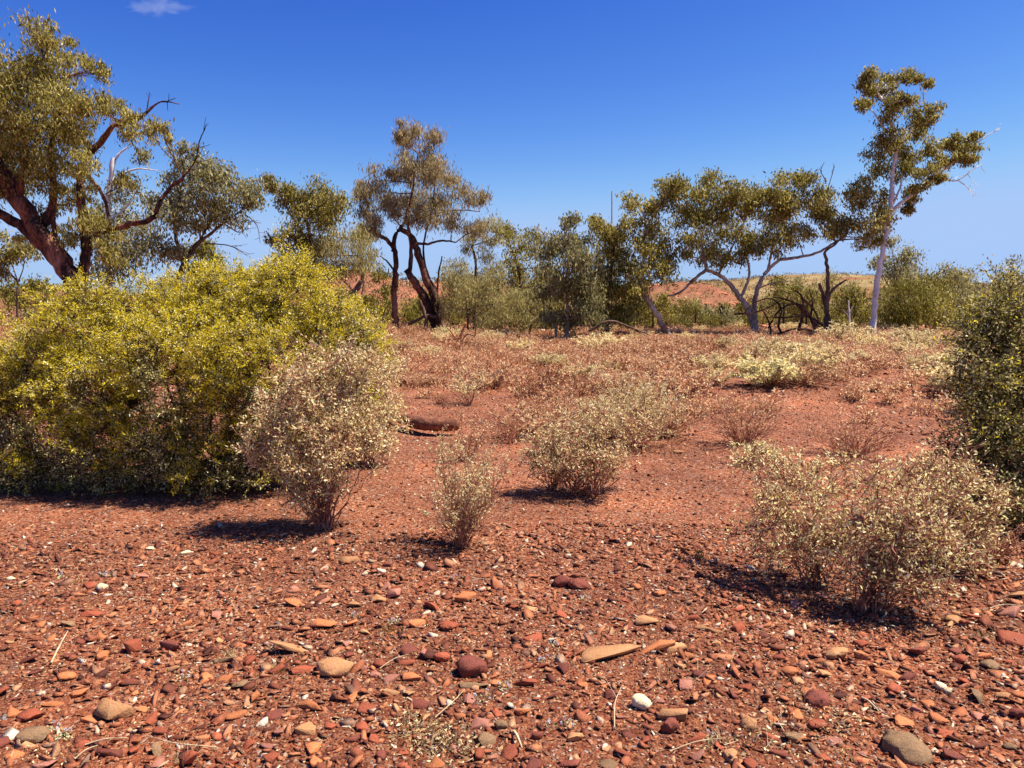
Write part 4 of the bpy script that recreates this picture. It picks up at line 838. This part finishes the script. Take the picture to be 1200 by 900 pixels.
# ------------------------------------------------------------------ big yellow bush and dark right bush
def massbush(name, label, Y, base_px, stems, blobs, leaf, nclump, nleaf, llen, lw, blossom=None, stem='stem_dark', thin=.14, depth=1.0, cat='bush', sbase=.55, ns=7, srad=.020, rag=.14, sup=.15):
    p = gp(*base_px); root = empty(name, (p[0], Y, float(H(p[0], Y)))); tag(root, label, cat)
    b = np.array(root.location)
    cen = []; rad = []
    for (bx, by, rx, ry, dy) in blobs:
        cen.append(at(bx, by, Y+dy)); rad.append((rx*Y/F, depth*max(rx, ry)*Y/F*.9, ry*Y/F))
    cen = np.array(cen); rad = np.array(rad); vol = rad.prod(1)**.75; pr = vol/vol.sum()
    bi = rng.choice(len(cen), nclump, p=pr); d = nrm(rng.normal(size=(nclump, 3))); rr = rng.uniform(.2, 1, nclump)**(1/2.2)*np.exp(rng.normal(size=nclump)*rag)
    C = cen[bi]+d*rr[:, None]*rad[bi]; hz = H(C[:, 0], C[:, 1]); C[:, 2] = np.maximum(C[:, 2], hz+.05+rng.uniform(0, .15, nclump))
    # stems from root region to each clump through a few main limbs
    nm = stems; mb = b+np.stack([rng.uniform(-1, 1, nm)*sbase, rng.uniform(-.7, .7, nm)*sbase, 0*rng.uniform(size=nm)], -1)
    mt = C[rng.choice(nclump, nm, replace=False)]
    K = 9; t = np.linspace(0, 1, K)[None, :, None]; mid = (mb+mt)/2+np.array([0, 0, sup])+(mb-b)[:, :]*.3
    P = (1-t)**2*mb[:, None]+2*t*(1-t)*mid[:, None]+t*t*mt[:, None]; P[:, 1:] += rng.normal(size=P[:, 1:].shape)*.02
    P[:, 0, 2] = H(P[:, 0, 0], P[:, 0, 1])-.03
    acc = Acc(); V, Q = tubes(P, np.linspace(srad, srad*.3, K)[None].repeat(nm, 0), 5); acc.add(V, Q)
    S = P[:, 3:].reshape(-1, 3)
    tw = []
    for c in C:
        dd = ((S-c)**2).sum(1)+np.maximum(0, S[:, 2]-c[2])*.5; s = S[int(np.argmin(dd))]; mm = (s+c)/2+rng.normal(size=3)*.05
        t5 = np.linspace(0, 1, 5)[:, None]; tw.append((1-t5)**2*s+2*t5*(1-t5)*mm+t5*t5*c)
    V, Q = tubes(np.array(tw), np.linspace(srad*.3, .0016, 5)[None].repeat(len(tw), 0), 3); acc.add(V, Q)
    # sprigs: short shoots leaving each clump centre, leaves along them
    sd = nrm(rng.normal(size=(nclump, ns, 3))+nrm(C-cen[bi])[:, None]*.6+np.array([0, 0, .35])); sl = rng.uniform(.5, 1.3, (nclump, ns, 1))*thin
    e = C[:, None]+sd*sl; s0 = np.repeat(C[:, None], ns, 1); m = (s0+e)/2+rng.normal(size=e.shape)*.012
    T2 = np.stack([s0, m, e], 2).reshape(-1, 3, 3); V, Q = tubes(T2, np.array([.0028, .002, .001])[None].repeat(len(T2), 0), 3); acc.add(V, Q)
    acc.mk('stems', M[stem], root)
    per = nleaf//(nclump*ns); u = rng.uniform(.1, 1.05, (len(T2), per, 1))
    Lc = (1-u)**2*T2[:, None, 0]+2*u*(1-u)*T2[:, None, 1]+u*u*T2[:, None, 2]; off = rng.normal(size=Lc.shape); Lc = Lc+off*llen*.55
    D = (nrm(T2[:, 2]-T2[:, 0])[:, None]*.6+off*.7).reshape(-1, 3); Lc = Lc.reshape(-1, 3)
    LL = llen*rng.uniform(.5, 1.3, len(Lc)); V, Q = leaves(Lc, D, LL, LL*lw); mk('foliage', V, Q, M[leaf], root)
    if blossom:
        nb, bl, bw, zmin = blossom
        sh = np.where((rng.uniform(-.22, .22, len(T2))+fbm(e.reshape(-1, 3)[:, 0]*3.5+e.reshape(-1, 3)[:, 1], e.reshape(-1, 3)[:, 2]*3.5, 5, 3) > -.05-.35*ss(.9, 1.7, e.reshape(-1, 3)[:, 2])+.25*ss(1.0, .3, e.reshape(-1, 3)[:, 2])))[0]
        si = rng.choice(sh, nb); u = rng.uniform(.4, 1.15, (nb, 1)); Bc = (1-u)*T2[si, 0]+u*T2[si, 2]; off = rng.normal(size=Bc.shape); Bc = Bc+off*.014
        LL = bl*rng.uniform(.5, 1.4, nb); V, Q = leaves(Bc, off+nrm(T2[si, 2]-T2[si, 0]), LL, LL*bw); mk('blossom', V, Q, M['blossom'], root)
    return root
massbush('flowering_wattle', 'huge rounded wattle bush covered in yellow blossom filling the left foreground', 7.0, (215, 575), 26,
  [(345, 350, 56, 44, 0), (258, 352, 60, 40, .2), (168, 368, 58, 38, .3), (345, 318, 28, 16, 0), (280, 336, 14, 12, .1), (215, 340, 30, 10, .2), (175, 330, 9, 9, .2), (120, 352, 14, 10, .3), (100, 385, 55, 45, 0), (395, 395, 38, 45, 0), (55, 430, 55, 50, 0), (10, 470, 50, 55, 0), (120, 450, 70, 60, -.2), (210, 430, 80, 60, -.3), (310, 425, 80, 60, -.3), (385, 460, 45, 55, 0),
   (60, 520, 60, 45, -.2), (150, 530, 80, 45, -.3), (240, 530, 75, 50, -.3), (320, 520, 55, 50, -.2), (-40, 470, 60, 70, 0), (30, 560, 50, 25, -.2), (300, 345, 36, 18, .3), (20, 590, 30, 8, -.3), (115, 588, 34, 9, -.4), (225, 594, 40, 9, -.4), (305, 592, 34, 9, -.3), (438, 405, 18, 16, .2)],
  'acacia', 1850, 280000, .022, .42, blossom=(230000, .023, .25, .7), thin=.17, rag=.17)
massbush('dark_bush', 'tall dark green bush cut by the right picture edge', 5.6, (1235, 620), 14,
  [(1185, 345, 22, 22, 0), (1170, 385, 40, 26, 0), (1165, 420, 42, 35, 0), (1180, 470, 40, 45, -.1), (1195, 530, 42, 50, -.1), (1215, 400, 45, 60, 0), (1240, 480, 50, 80, 0), (1215, 590, 30, 30, 0), (1270, 420, 60, 90, .2), (1300, 540, 60, 80, 0), (1145, 395, 22, 16, 0), (1150, 440, 30, 30, -.2), (1152, 500, 34, 40, -.3), (1160, 560, 36, 40, -.3), (1165, 325, 14, 10, 0), (1195, 600, 50, 26, -.3)],
  'dark', 620, 72000, .028, .46, blossom=(6000, .024, .3, .6), thin=.22, rag=.2)

massbush('saltbush', 'large pale pinkish-straw shrub in front of the right end of the yellow bush', 5.45, (378, 622), 60,
  [(325, 480, 32, 26, .1), (375, 455, 42, 30, .1), (425, 450, 28, 30, .2), (345, 530, 42, 34, 0), (400, 515, 46, 40, 0), (368, 575, 34, 26, 0), (300, 520, 18, 22, 0), (440, 500, 20, 24, .1), (390, 420, 24, 14, .1)],
  'straw', 330, 16000, .026, .44, stem='stem', thin=.12, cat='shrub', sbase=.05, ns=6, srad=.0055, rag=.24, sup=.0)
massbush('saltbush', 'pale straw shrub behind and right of the large pinkish one, touching the yellow bush', 7.7, (432, 545), 18,
  [(432, 400, 20, 22, 0), (440, 440, 26, 30, 0), (450, 480, 24, 26, 0), (425, 480, 24, 30, 0), (462, 425, 10, 16, 0), (440, 520, 26, 16, 0)],
  'straw', 230, 11000, .031, .42, stem='stem', thin=.11, cat='shrub', sbase=.08, ns=6, srad=.006, rag=.24, sup=0)
massbush('saltbush', 'dome-shaped dry shrub with black shadowed base right of centre', 6.45, (688, 582), 70,
  [(640, 530, 26, 22, 0), (672, 510, 32, 24, .1), (712, 505, 34, 26, .1), (745, 495, 22, 20, .2), (660, 540, 34, 18, -.1), (700, 535, 38, 20, -.1), (695, 480, 16, 10, .1)],
  'straw', 270, 9500, .027, .42, stem='stem', thin=.12, cat='shrub', sbase=.14, ns=6, srad=.005, rag=.25, sup=0)
massbush('saltbush', 'pale straw shrub with sparse leaning branches, left one of the right foreground group', 4.3, (958, 690), 34,
  [(885, 540, 26, 14, .5), (930, 558, 34, 22, .3), (908, 600, 30, 26, .1), (955, 620, 30, 30, 0), (960, 575, 26, 20, .2), (915, 645, 30, 14, 0), (985, 545, 18, 12, .3), (980, 640, 22, 20, 0)],
  'straw_green', 170, 4300, .026, .40, stem='stem', thin=.13, cat='shrub', sbase=.06, ns=6, srad=.0042, rag=.34, sup=0)
massbush('saltbush', 'pale straw shrub sprawling right over its black shadow, front one of the right foreground group', 3.95, (1030, 728), 48,
  [(1000, 610, 28, 20, .1), (1045, 585, 36, 24, .2), (1040, 640, 40, 30, 0), (1080, 625, 40, 34, 0), (1000, 665, 24, 18, 0), (1060, 680, 40, 16, -.1), (1110, 660, 30, 20, -.1), (1015, 555, 18, 12, .2)],
  'straw_green', 170, 4600, .026, .40, stem='stem', thin=.13, cat='shrub', sbase=.06, ns=6, srad=.0045, rag=.32, sup=0)
massbush('saltbush', 'leafiest pale straw shrub reaching back towards the dark right-hand bush', 4.6, (1110, 690), 40,
  [(1075, 560, 28, 18, .2), (1110, 555, 30, 20, .2), (1145, 575, 26, 22, .1), (1100, 600, 40, 28, 0), (1145, 620, 26, 24, 0), (1165, 590, 16, 20, 0), (1125, 650, 34, 16, 0), (1060, 540, 14, 10, .3)],
  'straw_green', 180, 5200, .027, .40, stem='stem', thin=.13, cat='shrub', sbase=.08, ns=6, srad=.005, rag=.30, sup=0)
# ------------------------------------------------------------------ small foreground things
def stick(px0, py0, px1, py1, r, label, lift=.02, mat='twig', name='dry_twig', bend=.02, fork=True):
    a = ground(px0, py0); b = ground(px1, py1); m = (a+b)/2+rng.normal(size=3)*min(bend, .07*np.linalg.norm(b-a)); a[2] += lift*.5+r; b[2] += lift+r; m[2] = (a[2]+b[2])/2+.01
    P, R = smoothline([a, m, b], [r, r*.8, r*.4], 10); P -= a; acc = Acc(); V, Q = tubes(P[None], R[None], 5); acc.add(V, Q)
    if fork:
        L = np.linalg.norm(b-a); d = nrm(P[-1]-P[0]+rng.normal(size=3)*.5*L); tw = P[6]+d*L*.3*np.linspace(0, 1, 4)[:, None]; tw[:, 2] = np.maximum(tw[:, 2], P[6][2]-.005)
        V, Q = tubes(tw[None], np.linspace(r*.5, r*.25, 4)[None], 4); acc.add(V, Q)
    o = acc.mk(name, M[mat], None, True); o.location = [float(v) for v in a]; tag(o, label, 'twig'); return o
stick(60, 782, 80, 746, .005, 'thick straw-coloured stick leaning diagonally at left', fork=False)
stick(445, 787, 480, 773, .0022, 'thin pale forked twig near the smooth tan dome stone')
stick(100, 878, 150, 872, .0030, 'pale straw twig lying beside the dark oblong stone')
stick(88, 895, 115, 882, .003, 'straw twig at the bottom left edge')
stick(255, 880, 172, 868, .0022, 'fine dead twig slanting in the lower left')
stick(720, 858, 728, 812, .0028, 'upright pale dry stalk right of the leaning tan wedge')
stick(785, 885, 850, 872, .0025, 'grey dead twig crossing the bottom right of centre')
stick(548, 684, 577, 684, .0022, 'straw-thin twig lying flat beyond the bright orange stone')
stick(600, 708, 616, 712, .003, 'short white forked stick just right of the centre line')
stick(1010, 822, 1030, 842, .005, 'short cream stick in the leaf litter at lower right', fork=False)
stick(1160, 716, 1200, 716, .0035, 'straight pale stick at the right edge above the raised slab', fork=False)
stick(602, 862, 612, 886, .006, 'cream bark strip at the bottom centre', fork=False)
stick(510, 845, 545, 815, .0025, 'fine twig standing over the dry leaf tuft')
stick(1130, 680, 1200, 640, .004, 'long bare curving twig in front of the dark right-hand bush', lift=.12, bend=.05)
# wildflowers: tiny pale pinkish-white heads on thin stems
def flower(px, py, n, label, R_=.03, hh=.03, green=False):
    p = gp(px, py); root = empty('wildflower', p); tag(root, label, 'wildflower')
    st = Acc(); b = np.array(p)
    for i in range(n):
        o = b+np.array([random.uniform(-R_, R_), random.uniform(-R_, R_), 0]); e = o+np.array([random.uniform(-.01, .01), -.005, hh*random.uniform(.6, 1.1)])
        V, Q = tubes(np.array([[b*.5+o*.5, (o+e)/2, e]]), np.array([[.0011, .0009, .0008]]), 3); mk('stem', V, Q, M['fleck'], root)
        k_ = 70; d = nrm(rng.normal(size=(k_, 3))); V, Q = leaves(e+d*.0055*rng.uniform(.4, 1, (k_, 1)), d, np.full(k_, .005), np.full(k_, .0022)); mk('flower_head', V, Q, M['petal'], root)
    k_ = 50 if green else 22; V, Q = leaves(b+rng.normal(size=(k_, 3))*np.array([R_*.6, R_*.6, .004])+np.array([0, 0, .012]), rng.normal(size=(k_, 3)), np.full(k_, .014), np.full(k_, .005)); st.add(V, Q)
    tag(st.mk('leaves', M['fleck'], root), kind='stuff')
for a_ in [(70, 678, 3, 'pale pink flower heads in the upper left gravel'), (124, 675, 3, 'pale flower pair left of the pinkish grey stone'), (62, 857, 3, 'pale flowers beside the olive grey cobble'), (74, 866, 2, 'small pale flowers with green leaves in the lower left corner'),
           (318, 763, 3, 'pinkish white flowers at the left end of the long thin tan slab'), (462, 732, 4, 'row of pinkish flowers on a yellow-green plant near centre'), (216, 797, 3, 'white flower pair left of the squarish orange stone'),
           (416, 726, 2, 'single pale flower above the smooth tan dome'), (648, 855, 3, 'white flower heads at bottom centre'), (668, 851, 2, 'single white flower right of the bottom centre heads'), (590, 807, 3, 'white flower at the right of the thin grey slab'),
           (683, 704, 3, 'tiny white flowers under the touching maroon pair'), (650, 757, 3, 'faint lilac flowers left of the largest tan slab'), (829, 868, 2, 'small lilac flower right of the upright shard'), (566, 820, 3, 'pale flowers on a sprig above the dry leaf tuft'), (640, 778, 4, 'cream flower clump left of the largest tan slab'), (533, 680, 3, 'white flower clump upper centre')]:
    flower(*a_, green='green' in a_[3])
# dry grass sprouts and leaf litter
def grass(px, py, n, h, label, mat='litter', R_=.03):
    p = gp(px, py); b = np.array(p); o = b+np.stack([rng.normal(size=n)*R_, rng.normal(size=n)*R_, np.zeros(n)], -1)
    d = rng.normal(size=(n, 3))*.45+np.array([0, 0, 1]); L = h*rng.uniform(.4, 1.1, n)
    e = o+nrm(d)*L[:, None]; m = (o+e)/2+rng.normal(size=(n, 3))*.006
    V, Q = tubes(np.stack([o, m, e], 1)-b, np.array([.0016, .0012, .0005])[None].repeat(n, 0), 3)
    ob = mk('dry_grass', V, Q, M[mat]); ob.location = p; tag(ob, label, 'dry grass')
grass(220, 893, 16, .10, 'sprouting dry grass stalks at bottom left')
grass(478, 745, 14, .03, 'yellow-green sprig beside the flat orange oval', 'green')
grass(326, 788, 22, .04, 'yellow-green sprig below the long thin tan slab', 'green', .02)
grass(455, 742, 30, .035, 'short yellow-green plant near the peach stone', 'green', .025)
grass(270, 768, 40, .035, 'dry straw tuft on the long grey olive stone', 'litter', .02)
grass(840, 870, 14, .09, 'thin dry grass stalks at the bottom right of centre')
grass(985, 895, 12, .08, 'fine dry stalks left of the cracked boulder')
grass(1150, 748, 24, .05, 'dry straw wisps in the right scree')
grass(800, 800, 14, .10, 'upright wiry dead stalks below the slabs', 'litter', .04)
grass(93, 682, 20, .02, 'dry moss-like tuft beside the rust stone at left')
def litter(name, label, spots, n, L, hgt, kind='stuff', shoots=0):
    C = []
    for (px, py, rx, ry) in spots:
        k_ = int(n*(rx*ry)/sum(s[2]*s[3] for s in spots)); a_ = rng.normal(size=(k_, 2))*.5
        g0 = ground(px, py); g1 = ground(px+rx, py); g2 = ground(px, py-ry); rxm = abs(g1[0]-g0[0]); rym = abs(g2[1]-g0[1])
        xx = g0[0]+a_[:, 0]*rxm; yy = g0[1]+a_[:, 1]*rym; zz = H(xx, yy)+.004+hgt*np.exp(-(a_**2).sum(1)*2)*rng.uniform(0, 1, k_); C.append(np.stack([xx, yy, zz], -1))
    C = np.concatenate(C); k_ = len(C); D = rng.normal(size=(k_, 3))*np.array([1, 1, .4]); LL = L*rng.uniform(.5, 1.3, k_)
    acc = Acc(); V, Q = leaves(C, D, LL, LL*.38, .4); acc.add(V, Q)
    if shoots:
        o = C[rng.choice(k_, shoots)]; e = o+nrm(rng.normal(size=(shoots, 3))+np.array([0, 0, .8]))*rng.uniform(.03, .11, (shoots, 1)); V, Q = tubes(np.stack([o, (o+e)/2+rng.normal(size=o.shape)*.006, e], 1), np.array([.0014, .0011, .0006])[None].repeat(shoots, 0), 3); acc.add(V, Q)
    o = acc.mk(name, M['litter']); tag(o, label, 'leaf litter', None, 'stuff'); return o
litter('dry_leaf_tuft', 'mound of curled cream dry leaves and wiry stalks at bottom centre', [(505, 868, 55, 24), (530, 880, 45, 18), (480, 850, 25, 12)], 620, .022, .045, 'thing', 40)
litter('leaf_litter', 'scattered cream dry leaves between the stones at lower right', [(950, 850, 70, 30), (905, 870, 60, 25), (990, 840, 60, 25), (1075, 880, 40, 18), (850, 880, 40, 18), (935, 815, 40, 14)], 560, .020, .02, 'stuff', 40)
litter('fallen_leaves', 'fine pale leaf debris sprinkled over the foreground gravel', [(600, 780, 620, 90), (200, 720, 200, 60), (60, 880, 90, 20), (1000, 720, 120, 30), (380, 640, 120, 20), (1030, 735, 90, 18), (390, 628, 60, 12), (545, 645, 40, 8), (690, 592, 70, 8)], 6500, .013, .005, 'stuff', 0)

# ------------------------------------------------------------------ little cloud high at upper left
m, nt = newmat('thin_cloud')
v = N_(nt, 'ShaderNodeVolumePrincipled'); v.inputs['Density'].default_value = .0022; v.inputs['Anisotropy'].default_value = .2; v.inputs['Color'].default_value = (1, 1, 1, 1)
o = N_(nt, 'ShaderNodeOutputMaterial'); nt.links.new(v.outputs[0], o.inputs['Volume'])
bm = bmesh.new()
for (px, py, rx, ry) in [(187, 8, 29, 6)]:
    c = at(px, py, 3000); kk = 3000/F
    mt_ = __import__('mathutils').Matrix.Translation(c) @ __import__('mathutils').Matrix.Diagonal((rx*kk, 60, ry*kk, 1))
    bmesh.ops.create_icosphere(bm, subdivisions=5, radius=1, matrix=mt_)
from mathutils import noise as mn
cc_ = Vector(at(187, 8, 3000))
for v_ in bm.verts:
    d_ = v_.co-cc_; v_.co = cc_+d_*(1+.75*mn.noise(v_.co*.035)+.35*mn.noise(v_.co*.11))
me = bpy.data.meshes.new('cloud'); bm.to_mesh(me); bm.free(); me.materials.append(m); oc = bpy.data.objects.new('cloud', me); COL.objects.link(oc)
tag(oc, 'small faint white cloud alone near the top left of the sky', 'cloud')

# ------------------------------------------------------------------ light, sky, camera
SUN = Vector((.55, .03, 1.0)).normalized()
el = math.asin(SUN.z); rot = math.atan2(SUN.x, SUN.y)
w = bpy.data.worlds.new('World'); sc.world = w; w.use_nodes = True; nt = w.node_tree; nt.nodes.clear()
sk = N_(nt, 'ShaderNodeTexSky', sky_type='NISHITA', sun_disc=False); sk.sun_elevation = el; sk.sun_rotation = rot; sk.altitude = 400; sk.air_density = 1.0; sk.dust_density = .3; sk.ozone_density = 2.5
EXP = 1.0; ST_ = .09
sp_ = N_(nt, 'ShaderNodeSeparateColor'); cb = N_(nt, 'ShaderNodeCombineColor'); nt.links.new(sk.outputs[0], sp_.inputs[0])
for i_, (p_, k_, cap_) in enumerate([(2.4, 6.1, .40), (1.9, 2.85, .585), (1.0, 1.72, .95)]):      # deeper, clearer desert blue
    a_ = N_(nt, 'ShaderNodeMath', operation='MULTIPLY'); a_.inputs[1].default_value = ST_; nt.links.new(sp_.outputs[i_], a_.inputs[0])
    b_ = N_(nt, 'ShaderNodeMath', operation='POWER'); b_.inputs[1].default_value = p_; nt.links.new(a_.outputs[0], b_.inputs[0])
    c_ = N_(nt, 'ShaderNodeMath', operation='MULTIPLY'); c_.inputs[1].default_value = k_/ST_/2**EXP; nt.links.new(b_.outputs[0], c_.inputs[0])
    d_ = N_(nt, 'ShaderNodeMath', operation='SMOOTH_MIN'); d_.inputs[1].default_value = cap_/ST_/2**EXP; d_.inputs[2].default_value = .22/ST_/2**EXP; nt.links.new(c_.outputs[0], d_.inputs[0]); nt.links.new(d_.outputs[0], cb.inputs[i_])
hs = cb
bg = N_(nt, 'ShaderNodeBackground'); bg.inputs[1].default_value = .09; nt.links.new(hs.outputs[0], bg.inputs[0])
o = N_(nt, 'ShaderNodeOutputWorld'); nt.links.new(bg.outputs[0], o.inputs[0])
L = bpy.data.lights.new('sun', 'SUN'); L.energy = 5.0; L.angle = math.radians(.53); L.color = (1, .93, .80)
lo = bpy.data.objects.new('sun', L); COL.objects.link(lo); lo.rotation_euler = SUN.to_track_quat('Z', 'Y').to_euler(); lo.location = (20, 10, 40)
cd = bpy.data.cameras.new('camera'); cam = bpy.data.objects.new('camera', cd); COL.objects.link(cam); cam.location = CAM
cam.rotation_euler = (math.pi/2-TH, 0, 0); cd.sensor_width = 36; cd.lens = F/1200*36; cd.clip_start = .05; cd.clip_end = 20000; sc.camera = cam
sc.view_settings.view_transform = 'Standard'; sc.view_settings.look = 'None'; sc.view_settings.exposure = EXP; sc.view_settings.gamma = 1
sc.cycles.max_bounces = 5; sc.cycles.diffuse_bounces = 1; sc.cycles.transmission_bounces = 3; sc.cycles.transparent_max_bounces = 4; sc.cycles.volume_bounces = 0
